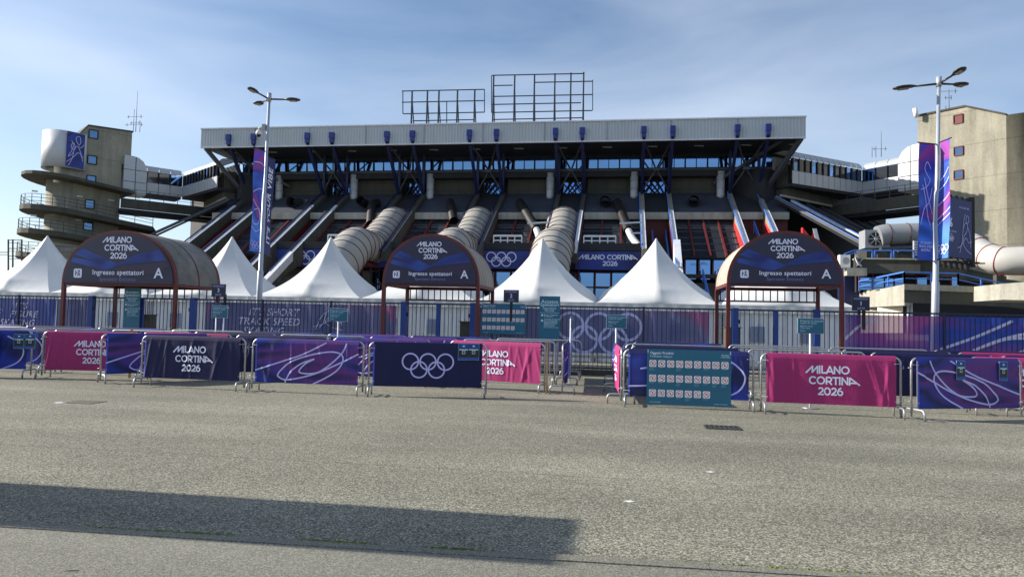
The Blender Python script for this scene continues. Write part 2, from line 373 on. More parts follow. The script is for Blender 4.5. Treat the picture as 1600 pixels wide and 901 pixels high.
def planar(o, ax, ay, off=0.0):
    """place() on a flat board: o centre, ax right, ay up, moved off along the board's normal"""
    o = Vector(o); ax = Vector(ax).normalized(); ay = Vector(ay).normalized(); n = ax.cross(ay)
    return lambda x, y, e=0.0: o+ax*x+ay*y+n*(off+e)

# ================================================================== GROUND
def asphalt(name, dark, mid, light, sc, stain=.22, bumpk=.55):
    m = mat(name, mid, .92, var=0); t = m.node_tree; b = t.nodes['Principled BSDF']; b.inputs['Specular IOR Level'].default_value = .3
    tx = t.nodes.new('ShaderNodeTexCoord')
    v = t.nodes.new('ShaderNodeTexVoronoi'); v.inputs['Scale'].default_value = sc
    n = t.nodes.new('ShaderNodeTexNoise'); n.inputs['Scale'].default_value = sc*.55; n.inputs['Detail'].default_value = 3; n.inputs['Roughness'].default_value = .7
    big = t.nodes.new('ShaderNodeTexNoise'); big.inputs['Scale'].default_value = .22; big.inputs['Detail'].default_value = 5
    g = t.nodes.new('ShaderNodeMapping'); g.inputs['Scale'].default_value = (.12, .8, 1); g.inputs['Rotation'].default_value = (0, 0, R(4))
    st = t.nodes.new('ShaderNodeTexNoise'); st.inputs['Scale'].default_value = 1.1; st.inputs['Detail'].default_value = 4
    for x in (v, n, big): t.links.new(tx.outputs['Object'], x.inputs['Vector'])
    t.links.new(tx.outputs['Object'], g.inputs['Vector']); t.links.new(g.outputs[0], st.inputs['Vector'])
    a = t.nodes.new('ShaderNodeSeparateColor'); t.links.new(v.outputs['Color'], a.inputs[0])
    mm = t.nodes.new('ShaderNodeMix'); mm.inputs[0].default_value = .5
    t.links.new(a.outputs[0], mm.inputs['A']); t.links.new(n.outputs['Fac'], mm.inputs['B'])
    r = t.nodes.new('ShaderNodeValToRGB'); e = r.color_ramp.elements; e[0].position = .2; e[0].color = (*dark, 1); e[1].position = .86; e[1].color = (*light, 1)
    k = e.new(.52); k.color = (*mid, 1)
    t.links.new(mm.outputs[0], r.inputs['Fac'])
    ad = t.nodes.new('ShaderNodeMath'); ad.operation = 'ADD'; t.links.new(big.outputs['Fac'], ad.inputs[0]); t.links.new(st.outputs['Fac'], ad.inputs[1])
    mr = t.nodes.new('ShaderNodeMapRange'); mr.inputs['From Min'].default_value = .75; mr.inputs['From Max'].default_value = 1.25
    mr.inputs['To Min'].default_value = 1-stain; mr.inputs['To Max'].default_value = 1+stain; t.links.new(ad.outputs[0], mr.inputs['Value'])
    # paving joints a few metres apart, wandering a little, and scattered oil spots
    wn = t.nodes.new('ShaderNodeTexNoise'); wn.inputs['Scale'].default_value = .6; wn.inputs['Detail'].default_value = 3; t.links.new(tx.outputs['Object'], wn.inputs['Vector'])
    sp = t.nodes.new('ShaderNodeSeparateXYZ'); t.links.new(tx.outputs['Object'], sp.inputs[0])
    wy = t.nodes.new('ShaderNodeMath'); wy.operation = 'MULTIPLY_ADD'; wy.inputs[1].default_value = .16; t.links.new(wn.outputs['Fac'], wy.inputs[0]); t.links.new(sp.outputs['Y'], wy.inputs[2])
    pg = t.nodes.new('ShaderNodeMath'); pg.operation = 'PINGPONG'; pg.inputs[1].default_value = 1.9; t.links.new(wy.outputs[0], pg.inputs[0])
    jl = t.nodes.new('ShaderNodeMapRange'); jl.inputs['From Min'].default_value = .0; jl.inputs['From Max'].default_value = .035; jl.inputs['To Min'].default_value = .74; jl.inputs['To Max'].default_value = 1; t.links.new(pg.outputs[0], jl.inputs['Value'])
    on = t.nodes.new('ShaderNodeTexNoise'); on.inputs['Scale'].default_value = .9; on.inputs['Detail'].default_value = 2; t.links.new(tx.outputs['Object'], on.inputs['Vector'])
    om = t.nodes.new('ShaderNodeMapRange'); om.inputs['From Min'].default_value = .66; om.inputs['From Max'].default_value = .76; om.inputs['To Min'].default_value = 1; om.inputs['To Max'].default_value = .72; t.links.new(on.outputs['Fac'], om.inputs['Value'])
    j1 = t.nodes.new('ShaderNodeMath'); j1.operation = 'MULTIPLY'; t.links.new(jl.outputs[0], j1.inputs[0]); t.links.new(om.outputs[0], j1.inputs[1])
    j2 = t.nodes.new('ShaderNodeMath'); j2.operation = 'MULTIPLY'; t.links.new(j1.outputs[0], j2.inputs[0]); t.links.new(mr.outputs[0], j2.inputs[1])
    ml = t.nodes.new('ShaderNodeVectorMath'); ml.operation = 'SCALE'; t.links.new(r.outputs['Color'], ml.inputs[0]); t.links.new(j2.outputs[0], ml.inputs['Scale'])
    t.links.new(ml.outputs[0], b.inputs['Base Color'])
    bp = t.nodes.new('ShaderNodeBump'); bp.inputs['Strength'].default_value = bumpk; bp.inputs['Distance'].default_value = .012
    t.links.new(mm.outputs[0], bp.inputs['Height']); t.links.new(bp.outputs[0], b.inputs['Normal'])
    return m
M['asphalt'] = asphalt('worn_asphalt', (.045, .044, .035), (.180, .174, .132), (.52, .50, .40), 88)
M['pavement'] = asphalt('smooth_pavement', (.09, .09, .08), (.175, .17, .138), (.33, .32, .26), 120, .16, .3)
g = MB(); g.add([(-1500, -400, 0), (1500, -400, 0), (1500, 2500, 0), (-1500, 2500, 0)], [(0, 1, 2, 3)]); struct('ground', g, 'asphalt')
# pavement in the foreground, edge traced from the photograph
k0, k1 = G(0, 831), G(900, 886); kd = (k1-k0).normalized(); kn = Vector((kd.y, -kd.x, 0))
ka, kb = k0-kd*60, k0+kd*60
g = MB(); g.prism([ka+Vector((0, 0, -.02)), kb+Vector((0, 0, -.02)), kb+kn*40+Vector((0, 0, -.02)), ka+kn*40+Vector((0, 0, -.02))], (0, 0, .055)); struct('pavement', g, 'pavement')
# kerb stones with joints
rng = random.Random(3)
for i in range(-22, 30):
    s0 = k0+kd*(i*1.0); s1 = s0+kd*.997; q = -.002
    g = MB(); g.prism([s0-kn*.12, s1-kn*.12, s1+kn*q, s0+kn*q], (0, 0, .04+rng.uniform(0, .004))); struct('kerb', g, 'concrete_pale' if False else 'pavement')
# moss tufts along the kerb
g = MB()
for i in range(520):
    u = rng.choice([rng.gauss(1.0, .25), rng.gauss(1.5, .12), rng.gauss(2.5, .15), rng.gauss(3.3, .1), rng.gauss(5.6, .4)]); p = k0+kd*u-kn*(.118-abs(rng.gauss(0, .014)))+Vector((0, 0, .04)); h = rng.uniform(.004, .014); r_ = rng.uniform(.006, .018); a = rng.uniform(0, 3)
    g.add([p+Vector((math.cos(a+q)*r_, math.sin(a+q)*r_, .001)) for q in (0, 2.1, 4.2)]+[p+Vector((0, 0, h))], [(0, 1, 3), (1, 2, 3), (2, 0, 3)])
struct('moss', g, 'moss', 'stuff')

def grate(px, py, wx, wy, label, m='iron', m2='rubber'):
    c = G(px, py); g = MB(); f = .035
    g.box((c.x-wx/2, c.y-wy/2, .002), (c.x+wx/2, c.y-wy/2+f, .012)); g.box((c.x-wx/2, c.y+wy/2-f, .002), (c.x+wx/2, c.y+wy/2, .012))
    n = int(wx/.07)
    for i in range(n+1):
        x = c.x-wx/2+i*(wx-f)/n; g.box((x, c.y-wy/2+f, .002), (x+f, c.y+wy/2-f, .011))
    t = thing('drain_grate', label, 'drain', (c.x, c.y, 0))
    g.build('grate_bars', m, t)
    h = MB(); h.box((c.x-wx/2+.004, c.y-wy/2+.004, .0005), (c.x+wx/2-.004, c.y+wy/2-.004, .0018)); h.build('gully', m2, t)
grate(1129, 668, .55, .42, 'dark iron drain grate in the asphalt in front of the forbidden objects board')
grate(133, 628, .55, .42, 'dusty iron drain grate in the asphalt in front of the magenta barrier on the left', 'dusty_iron', 'pavement')
c = G(95, 629); g = MB(); g.prism([c+Vector((.11*math.cos(a*math.pi/4), .07*math.sin(a*math.pi/4), .001)) for a in range(8)], (0, 0, .006))
solo('crushed_cup', g, 'white_plastic', 'flat scrap of white litter left of the dusty drain grate', 'litter')
g = MB(); c = G(106, 893, .035); g.tube([c+Vector((-.03, 0, .004)), c+Vector((0, .012, .006)), c+Vector((.05, .03, .004))], .0022, 5)
solo('twig', g, 'rubber', 'short black twig lying on the pavement in the foreground', 'twig')
for (px, py) in ((983, 783), (1110, 737)):
    c = G(px, py); g = MB(); g.prism([c+Vector((-.05, 0, .001)), c+Vector((.01, -.03, .001)), c+Vector((.055, .01, .001)), c+Vector((.0, .035, .001))], (0, 0, .003))
    solo('litter_scrap', g, 'white_plastic', 'pale scrap of paper on the asphalt below the drain grate' if px > 1000 else 'pale scrap of paper on the asphalt near the end of the long shadow', 'litter')

# ================================================================== ARENA
YF = 66.0
TL = P(314, 201.5, YF); TR = P(1259, 184, YF); ZT = (TL.z+TR.z)/2; BL = P(314, 232, YF); BR = P(1259, 212, YF); ZB = (BL.z+BR.z)/2
XL, XR = (TL.x+BL.x)/2, (TR.x+BR.x)/2; XC = (XL+XR)/2
print('arena', XL, XR, ZT, ZB)
A = thing('arena', 'wide concrete sports arena with grey ribbed roof edge, blue struts and sloping front', 'arena', (XC, YF+20, 0))
g = MB(); n = int((XR-XL)/.30); pts = []
for i in range(n):
    x = XL+(XR-XL)*i/n; d = (XR-XL)/n
    pts += [(x, 0), (x+d*.45, 0), (x+d*.55, .045), (x+d*.9, .045)]
pts.append((XR, 0)); b = len(g.v)
for (x, y) in pts: g.v += [Vector((x, YF+y, ZB)), Vector((x, YF+y, ZT))]
for i in range(len(pts)-1): g.face([b+2*i, b+2*i+2, b+2*i+3, b+2*i+1])
for x, s in ((XL, -1), (XR, 1)):   # ribbed returns at both ends
    for k in range(0, 60):
        y = YF+k*.42; q = [(y, 0), (y+.2, 0), (y+.24, -.09*s), (y+.4, -.09*s)]; b = len(g.v)
        for (yy, e) in q+[(y+.42, 0)]: g.v += [Vector((x+e, yy, ZB)), Vector((x+e, yy, ZT))]
        for i in range(4): g.face([b+2*i, b+2*i+2, b+2*i+3, b+2*i+1])
fa = g.build('roof_fascia', 'fascia', A)
g = MB(); g.box((XL-.05, YF-.08, ZT), (XR+.05, YF+.25, ZT+.12)); g.box((XL, YF-.05, ZB-.1), (XR, YF+.2, ZB)); g.build('fascia_trim', 'whitepaint', fa)
for k in range(1, 10):
    x = XL+(XR-XL)*k/10; g = MB(); g.box((x-.05, YF-.03, ZB+.02), (x+.05, YF+.0, ZT-.02)); g.build('joint_cover', 'acunit', fa)
for k in range(14):
    x = XL+2+k*4.3; g = MB(); g.bar((x, YF+2.2, ZB-.06), (x+.9, YF+2.2, ZB-.12), .1); g.build('strip_lamp', 'acunit', A)
g = MB(); g.box((XL+.15, YF+.25, ZB-.05), (XR-.15, YF+44, ZT-.2)); g.build('roof', 'dark', A)
# struts and brackets
SX = [358, 397, 481, 519, 605, 645, 734, 776, 868, 910, 1006, 1051, 1152, 1200]
BX = [P(x, 224-(x-605)*.0172, YF).x for x in SX]
YP, ZP = 70.0, 14.0          # foot of the struts, top of the sloping front
SL = .606                    # fall of the sloping front
zs = lambda y: ZP-(YP-y)*SL
for i, x in enumerate(BX):
    g = MB(); g.box((x-.24, YF-.36, ZB+.6), (x+.24, YF-.01, ZB+1.2)); g.box((x-.19, YF-.3, ZB+.2), (x+.19, YF-.01, ZB+.599)); g.build('bracket', 'bracket', A)
    g = MB(); g.bar((x, YF-.1, ZB+.3), (x, YP, ZP+.5), .28, .28); g.build('strut', 'strut', A)
    g = MB(); g.box((x-.13, YP+.05, ZP+.2), (x+.13, YP+.3, ZB)); g.build('column', 'strut', A)
# end struts
for x, s in ((XL+.3, 1), (XR-.3, -1)):
    g = MB(); g.bar((x, YF+.4, ZB), (x+s*2.6, YP, ZP+.3), .4, .34); g.bar((x+s*1.5, YF+1, ZB), (x+s*7, YP+1, ZP+1.5), .25, .25); g.build('strut', 'brace', A)
# cross bracing in each pair of struts
for i in range(0, 14, 2):
    a, b_ = BX[i], BX[i+1]; c = (a+b_)/2; g = MB(); ym = (YF+YP)/2+1.4; zm = 16.6
    for x in (a, b_):
        g.bar((x, YF+.3, ZB+.1), (c, ym, zm), .12, .12); g.bar((c, ym, zm), (x, YP, ZP+.6), .12, .12)
        pass
    g.box((c-.3, ym-.3, zm-.15), (c+.3, ym+.3, zm+.15)); g.build('cross_brace', 'brace', A)
# gallery: windows, mullions, slab
ZW0, ZW1 = 17.05, 18.38; YW = 71.6
g = MB(); g.box((XL+1.2, YP+.35, 16.15), (XR-1.2, YW+6, 17.0)); g.build('gallery_slab', 'dark', A)
g = MB(); g.box((XL+1.2, YP+.27, 16.72), (XR-1.2, YP+.345, 16.9)); g.build('slab_edge', 'brace', A)
nW = 26
for i in range(nW):
    a = XL+1.4+(XR-XL-2.8)*i/nW; b_ = XL+1.4+(XR-XL-2.8)*(i+1)/nW
    g = MB(); g.prism([(a+.07, YW+.1, ZW0), (b_-.07, YW+.1, ZW0), (b_-.07, YW, ZW1), (a+.07, YW, ZW1)], (0, .06, 0)); wn = g.build('window', 'mirror', A)
    g = MB(); g.box((b_-.065, YW-.1, ZW0), (b_+.065, YW+.1, ZW1)); g.bar(((a+b_)/2, YW-.04, ZW0), ((a+b_)/2, YW-.04, ZW1), .07); g.build('frame', 'dark', wn)
g = MB(); g.box((XL+1.2, YW-.15, ZW1), (XR-1.2, YW+.3, ZB+.2)); g.build('window_header', 'dark', A)
# upper wall: board-marked panels between the pairs, small windows inside each pair
ends = [XL+1.0]+BX+[XR-1.0]
for i in range(0, 16, 2):
    a, b_ = ends[i]+.3, ends[i+1]-.3
    if b_-a < .6: continue
    g = MB(); g.box((a, YW-.2, 14.4), (b_, YW+.5, 16.15)); g.build('wall_panel', 'concrete_dark', A)
    g = MB(); g.box((a, YW-.45, 14.1), (b_, YW-.202, 14.38)); g.build('ledge', 'concrete', A)
for i in range(0, 14, 2):
    a, b_ = BX[i]+.3, BX[i+1]-.3
    g = MB(); g.box((a, YW+.2, 14.4), (b_, YW+.7, 16.15)); g.build('wall_recess', 'dark', A)
    m3 = (b_-a)/3
    for k in range(3):
        g = MB(); g.box((a+k*m3+.05, YW+.1, 14.75), (a+(k+1)*m3-.05, YW+.19, 15.85)); g.build('window', 'mirror', A)
    g = MB()
    for k in range(3):
        g.bar((a+k*m3*.6, YW-.1, 14.5), (a+(k+1.3)*m3, YW-.1, 16.0), .09); g.bar((b_-k*m3*.6, YW-.22, 14.5), (b_-(k+1.3)*m3, YW-.22, 16.0), .09)
    g.build('lattice', 'dark', A)
    g = MB(); g.box((a+.1, YW-.6, 14.1), (b_-.1, YW+.15, 14.42)); g.build('ledge', 'concrete', A)
# sloping roof panels, pale sill, dark recess
for i in range(15):
    a, b_ = ends[i]+.25, ends[i+1]-.25
    if b_-a < .6: continue
    nar = i % 2 == 1
    y0, y1 = YW-.3, 66.9; dz = -.15
    g = MB(); g.prism([(a, y0, zs(y0)+dz-.25), (a, y0, zs(y0)+dz), (a, y1, zs(y1)+dz), (a, y1, zs(y1)+dz-.25)], (b_-a, 0, 0)); g.build('sloping_panel', 'slate' if not nar else 'dark', A)
    g = MB(); g.box((a, 66.55, 11.35), (b_, 67.1, 12.0)); g.build('sill', 'concrete_pale', A)
# ribs
ribs_end = {0: 53, 1: 53, 2: 53, 3: 55, 4: 58.5, 5: 58.5, 6: 58.5, 7: 58.5, 8: 58.5, 9: 58.5, 10: 59.3, 11: 56.5, 12: 57, 13: 57}
for i, x in enumerate(BX):
    ye = ribs_end[i]; g = MB()
    g.prism([(x-.2, YP+.6, zs(YP+.6)+.3), (x-.2, ye, zs(ye)+.3), (x-.2, ye, max(0, zs(ye)-(.9 if i > 9 else .5))), (x-.2, YP+.6, zs(YP)-3.4)], (.4, 0, 0)); rb = g.build('rib', 'concrete_dark' if i < 10 else 'concrete', A)  # left ribs take the darker concrete, which paints in their shaded sides
    g = MB(); y1 = 66.3 if i > 3 else 67.5
    pale = 'whitepaint' if i not in (4, 5, 6, 7, 8) else 'brace'
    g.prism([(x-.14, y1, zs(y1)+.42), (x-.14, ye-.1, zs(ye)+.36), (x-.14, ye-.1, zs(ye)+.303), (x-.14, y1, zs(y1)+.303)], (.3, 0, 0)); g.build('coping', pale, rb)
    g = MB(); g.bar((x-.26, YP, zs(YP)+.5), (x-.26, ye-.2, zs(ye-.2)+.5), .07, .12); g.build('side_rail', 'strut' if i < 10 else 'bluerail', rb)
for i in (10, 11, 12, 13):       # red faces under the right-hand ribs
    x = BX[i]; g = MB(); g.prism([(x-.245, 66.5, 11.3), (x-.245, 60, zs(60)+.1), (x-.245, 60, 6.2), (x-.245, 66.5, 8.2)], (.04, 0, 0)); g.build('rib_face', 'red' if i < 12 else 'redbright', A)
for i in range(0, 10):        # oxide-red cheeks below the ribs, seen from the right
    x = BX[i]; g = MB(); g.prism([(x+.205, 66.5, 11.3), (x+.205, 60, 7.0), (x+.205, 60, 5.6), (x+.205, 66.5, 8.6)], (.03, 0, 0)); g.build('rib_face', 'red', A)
# slanted glazing between the ribs with red mullions
def glaze(a, b_, nm, col, lean=0):
    y0, z0, y1, z1 = 67.0, 11.3, 60.8, 7.3
    g = MB(); g.prism([(a, y0, z0), (a, y1, z1), (a, y1+.1, z1-.15), (a, y0+.1, z0-.15)], (b_-a, 0, 0)); gl = g.build('slanted_glazing', col, A)
    for k in range(1, nm+1):
        x = a+(b_-a)*k/(nm+1); g = MB(); g.bar((x, y0, z0+.08), (x, y1, z1+.08), .16, .22); g.build('mullion', 'red', gl)
    g = MB()
    for k in range(1, 6):
        t = k/6; g.bar((a, y0+(y1-y0)*t, z0+(z1-z0)*t+.04), (b_, y0+(y1-y0)*t, z0+(z1-z0)*t+.04), .07)
    g.build('transom', 'brace', gl)
for i in (1, 3, 5, 7, 9, 11): glaze(BX[i]+.25, BX[i+1]-.25, 2 if i not in (11,) else 3, 'darkglass')
# red recess backs in the narrow bays and the end bays
for (a, b_) in [(XL+1.6, BX[0])]+[(BX[i], BX[i+1]) for i in range(0, 14, 2)]+[(BX[13], XR-1)]:
    g = MB(); g.box((a+.25, 67.2, 5.5), (b_-.25, 67.6, 11.4)); g.build('recess_wall', 'red', A)
g = MB(); g.box((XL+1.5, 67.65, .0), (XR-1.5, 68.2, 12.2)); g.box((XL+3, 72.4, 0), (XR-3, 110, 17.9)); g.build('core', 'dark', A)
g = MB(); g.box((XL+8, 60.9, 5.6), (XR-8, 67.6, 5.9)); g.build('deck', 'concrete_dark', A)
# ground floor glass front under the banners
xa, xb = P(575, 440, 60.6).x, P(1009, 440, 60.6).x
g = MB(); g.box((xa-9, 60.95, 0), (xb, 61.3, 6.2)); g.build('ground_floor_wall', 'dark', A)
nG = 17
for i in range(nG):
    a = xa+(xb-xa)*i/nG; b_ = xa+(xb-xa)*(i+1)/nG
    for (z0, z1, dy) in ((4.72, 5.9, 0), (3.2, 4.6, .0)):
        g = MB(); g.box((a+.08, 60.8, z0), (b_-.08, 60.93, z1)); wn = g.build('window', 'mirror', A)
        if i % 2 == 0:
            g = MB()
            for (p, q) in (((a+.02, z0-.05), (a+.12, z1+.05)), ((b_-.12, z0-.05), (b_-.02, z1+.05))): g.box((p[0], 60.7, p[1]), (q[0], 60.95, q[1]))
            g.box((a+.121, 60.7, z0-.05), (b_-.121, 60.95, z0+.03)); g.box((a+.121, 60.7, z1-.03), (b_-.121, 60.95, z1+.05)); g.build('frame', 'red', wn)
g = MB(); g.box((xa-9, 60.6, 1.2), (xb, 60.9, 2.95)); g.build('plinth', 'concrete_dark', A)
g = MB(); g.box((xa-9, 59.95, 7.72), (xb, 62.5, 8.35)); g.build('canopy_roof', 'dark', A)
g = MB(); g.box((xa-9, 60.15, 6.15), (xb, 60.9, 7.7)); g.build('canopy_beam', 'dark', A)
for (p, q) in ((512, 560), (771, 815), (912, 962)):
    a, b_ = P(p, 384, 60).x, P(q, 384, 60).x; g = MB(); g.bar((a, 60, 8.95), (b_, 60, 8.95), .16); g.bar((a, 60, 8.55), (b_, 60, 8.55), .1)
    for k in range(5):
        x = a+(b_-a)*k/4; g.bar((x, 60, 8.35), (x, 60, 8.95), .09)
    g.build('cable_tray', 'whitepaint', A)
# silver ducts, round vents, black hoses
for px in (436, 553, 672, 860, 991, 1126):
    p = P(px, 293, 70.6); g = MB(); g.smooth = True; g.tube([(p.x, 70.6, 13.45), (p.x, 70.6, 14.2), (p.x, 70.6, 16.6)], [.34, .38, .4], 18); d = g.build('duct', 'silver', A)
    for z in (14.1, 14.9, 15.7, 16.3): g = MB(); g.tube([(p.x, 70.6, z), (p.x, 70.6, z+.05)], .425, 18); g.build('joint_band', 'galv', d)
def elbow(pts, r, m, n=14):
    q = catmull(pts, 6); g = MB(); g.tube(q, r, n, False); return g
for px, py in ((460, 318), (947, 318), (1085, 318)):
    p = P(px, py, 68.4); z = zs(68.4); g = MB(); g.smooth = True
    g.tube([(p.x, 69.3, z+.3), (p.x-.1, 67.7, z+.25)], [.62, .5], 18, False); g.tube([(p.x-.1, 67.72, z+.25), (p.x-.1, 68.5, z+.27)], [.5, .42], 18, False); g.build('vent_outlet', 'dark', A)
for (pts) in ([(571, 318, 68.4), (566, 316, 67.5), (562, 312, 67.0)], [(590, 317, 68.2), (582, 320, 67.2), (580, 334, 66), (579, 350, 64.8)], [(703, 316, 68.2), (705, 324, 67.0), (709, 345, 65.2)],
              [(812, 316, 68.2), (820, 328, 66.6), (838, 358, 63.4)], [(964, 316, 68.2), (970, 330, 66.6), (982, 360, 63.6)]):
    g = elbow([P(*p) for p in pts], .43, 'rubber'); g.build('hose', 'rubber', A)
for pts in ([(838, 358, 63.4), (842, 370, 62.3), (843, 382, 61.3)], [(982, 360, 63.6), (988, 372, 62.5), (998, 384, 61.5)]):
    g = elbow([P(*p) for p in pts], .3, 'silver'); g.bar(P(pts[0][0]-14, 349, 62.5), P(pts[0][0]+22, 347, 62.5), .14); g.bar(P(pts[0][0]+4, 364, 62), P(pts[0][0]+24, 364, 62), .12); g.build('steel_duct', 'silver', A)

# stairs in the open bays
def flight(a, b_, y0, z0, y1, z1, rails, parent=None):
    n = max(4, int((z0-z1)/.19)); g = MB(); P_ = parent or A
    for k in range(n):
        t0 = k/n; y = y0+(y1-y0)*t0; z = z0+(z1-z0)*(k+1)/n; g.box((a, y+(y1-y0)/n, z-.35), (b_, y, z))
    g.build('stair_flight', 'concrete_dark', P_)
    for x in rails:
        g = MB(); g.bar((x, y0, z0+.95), (x, y1, z1+.95), .1); g.bar((x, y0, z0+.5), (x, y1, z1+.5), .06); m = 5
        for k in range(m+1): y = y0+(y1-y0)*k/m; z = z0+(z1-z0)*k/m; g.bar((x, y, z-.1), (x, y, z+.95), .07)
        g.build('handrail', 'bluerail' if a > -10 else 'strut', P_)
for i in (0, 2): flight(BX[i]+.25, BX[i+1]-.25, 66.6, 9.2, 52.5, .4, [(BX[i]+BX[i+1])/2])
flight(XL+1.4, BX[0]-.25, 66.6, 9.2, 52.5, .4, [XL+2.4, BX[0]-1.2]); flight(BX[1]+.25, BX[2]-.25, 60.4, 5.4, 52.5, .4, [BX[1]+1.4, BX[2]-1.6])
flight(BX[10]+.25, BX[11]-.25, 66.6, 9.4, 50.5, .3, [BX[10]+.9, BX[11]-.5]); flight(BX[12]+.25, BX[13]-.25, 66.6, 10.2, 55, 3.0, [BX[12]+1.6])
flight(BX[11]+.25, BX[12]-.25, 60.4, 5.3, 50.5, .3, [BX[11]+2.2, BX[12]-2.3]); flight(BX[13]+.25, XR-.8, 66.6, 10.2, 55, 3.0, [XR-2.6])
for i in range(5):     # doors above the right-hand stair
    a = BX[11]+.9+i*1.15; g = MB(); g.box((a, 61.3, 5.5), (a+.85, 61.4, 7.2)); d = g.build('door', 'mirror', A)
    g = MB(); g.box((a-.13, 61.25, 5.5), (a-.01, 61.45, 7.25)); g.box((a-.13, 61.25, 7.26), (a+1.0, 61.45, 7.42)); g.build('door_frame', 'red', d)
# pale stepped parapets at the foot of the right-hand stair
x = BX[11]
for (y0, z0, y1, z1) in ((59.2, 8.6, 56.0, 5.6), (56.0, 5.2, 51.2, 1.9)):
    g = MB(); g.prism([(x-.3, y0, z0), (x-.3, y1, z1), (x-.3, y1, z1-1.5), (x-.3, y0, z0-1.5)], (.55, 0, 0)); g.build('stair_parapet', 'whitepaint', A)
for i in (1, 3):
    x = BX[i]; g = MB(); g.prism([(x-.22, 58, zs(58)+.5), (x-.22, 52, zs(52)+.5), (x-.22, 52, zs(52)-.3), (x-.22, 58, zs(58)-.3)], (.44, 0, 0)); g.build('stair_parapet', 'whitepaint', A)
# red and white end parapet by the right corner
g = MB(); p = [P(1254, 384, 60), P(1254, 355, 60), P(1268, 372, 60), P(1275, 358, 60), P(1282, 392, 60)]
g.prism([p[0], p[1], p[2], p[3], p[4]], (0, .5, 0)); g.build('end_parapet', 'redbright', A)
g = MB(); g.prism([P(1270, 357, 59.9), P(1276, 357, 59.9), P(1285, 392, 59.9), P(1279, 392, 59.9)], (0, .06, 0)); g.build('parapet_edge', 'whitepaint', A)

# ------------------------------------------------ chamfered corners (right one measured, left one mirrored)
q2 = math.sqrt(.5)
def chamfer(mir):
    S = -1 if mir else 1
    def W(s, o, z):       # s along the corner, o outward from it
        x = XR-1.4+q2*s+q2*o; y = 68.6+q2*s-q2*o
        if mir: x = 2*XC-x
        return Vector((x, y, z))
    def slab(s0, s1, o0, o1, z0, z1):
        return ([W(s0, o1, z0), W(s1, o1, z0), W(s1, o0, z0), W(s0, o0, z0)], [W(s0, o1, z1), W(s1, o1, z1), W(s1, o0, z1), W(s0, o0, z1)])
    g = MB(); g.loft(*slab(.8, 9.6, -1.2, 0, 13.9, 16.9)); g.build('corner_wall', 'concrete_dark', A)
    g = MB(); g.loft(*slab(-.5, 9.6, 0.01, .2, 13.7, 13.9)); g.build('corner_ledge', 'concrete', A)
    g = MB(); g.loft(*slab(-1, 22, -6, -1.25, 0, 16.5)); g.build('corner_core', 'dark', A)
    for k in range(7):    # dark glazed rake
        s0, s1 = -1+k*2.6, -1+(k+1)*2.6-.1
        g = MB(); g.prism([W(s0, 0, 13.4), W(s1, 0, 13.4), W(s1, 8.4, 8.2), W(s0, 8.4, 8.2)], (0, 0, -.2)); g.build('raked_glazing', 'rake', A)
        g = MB(); m = 'whitepaint' if k == 1 else 'concrete_pale'
        g.bar(W(s0-.05, -.1, 13.6), W(s0-.05, 8.6, 8.3), .12, .2); rb = g.build('rib', m if k == 1 else 'brace', A)
        if k in (0, 1):
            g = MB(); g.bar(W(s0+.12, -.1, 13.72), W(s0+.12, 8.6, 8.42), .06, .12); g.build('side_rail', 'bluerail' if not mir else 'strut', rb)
    g = MB(); g.loft(*slab(-2, 16.2, 7.9, 8.9, 7.0, 8.1)); g.build('rake_beam', 'concrete_dark', A)
    for k in range(12):
        s0 = -1.6+k*1.4; g = MB(); g.loft(*slab(s0, s0+1.3, 6.6, 6.7, 3.6, 6.9)); g.build('window', 'darkglass', A)
chamfer(False); chamfer(True)
# low roof of the hall seen behind the bridges
g = MB(); g.smooth = True
g.grid(lambda u, v: (XC+(u-.5)*96, 84+v*40, 19.4-.0012*((u-.5)*96)**2*.6+.5*math.sin(v*math.pi)), 30, 6); g.build('hall_roof', 'acunit', A)

# ------------------------------------------------ roof billboards
def billboard(label, xs, ys, Y, posts, stub):
    t = thing('empty_billboard', label, 'billboard', (P(sum(xs)/2, 190, Y).x, Y, ZT), 'empty billboard frames on the arena roof')
    x0, x1 = xs
    for (a, b_, y) in ys:
        g = MB(); g.bar(P(a, y, Y), P(b_, y-(b_-a)*.02, Y), .09); g.build('rail', 'brace', t)
    for px, top in posts:
        p = P(px, 180, Y); zt = P(px, top, Y).z; g = MB(); g.bar((p.x, Y, ZT-.1), (p.x, Y, zt), .14); g.bar((p.x+.02, Y+1.3, ZT-.1), (p.x, Y, zt-.6), .09)
        for k in range(5):
            z = ZT+(zt-ZT)*k/5; g.bar((p.x, Y, z), (p.x+.01, Y+1.3*(1-k/5), z+.3), .05)
        g.build('post', 'brace', t)
    for px, a, b_ in stub:
        g = MB(); g.bar(P(px, a, Y), P(px, b_, Y), .08); g.build('upright', 'brace', t)
billboard('smaller empty steel billboard frame on the arena roof', (628, 757), [(628, 757, 142.5), (628, 757, 160), (630, 757, 178), (645, 741, 189)], 70, [(643, 142), (667, 142), (685, 142), (714, 141), (741, 140)], [(629.5, 142, 178), (757, 140, 175), (698, 159, 192)])
billboard('larger and taller empty steel billboard frame on the arena roof', (768, 926), [(769, 912, 118), (836, 926, 108+21), (771, 801, 134), (770, 926, 151), (768, 908, 163.5), (768, 925, 176), (770, 910, 187)], 70, [(770, 118), (803, 117), (834, 116), (866, 115), (891, 114), (911, 113)], [(926, 125, 173), (768, 118, 176)])

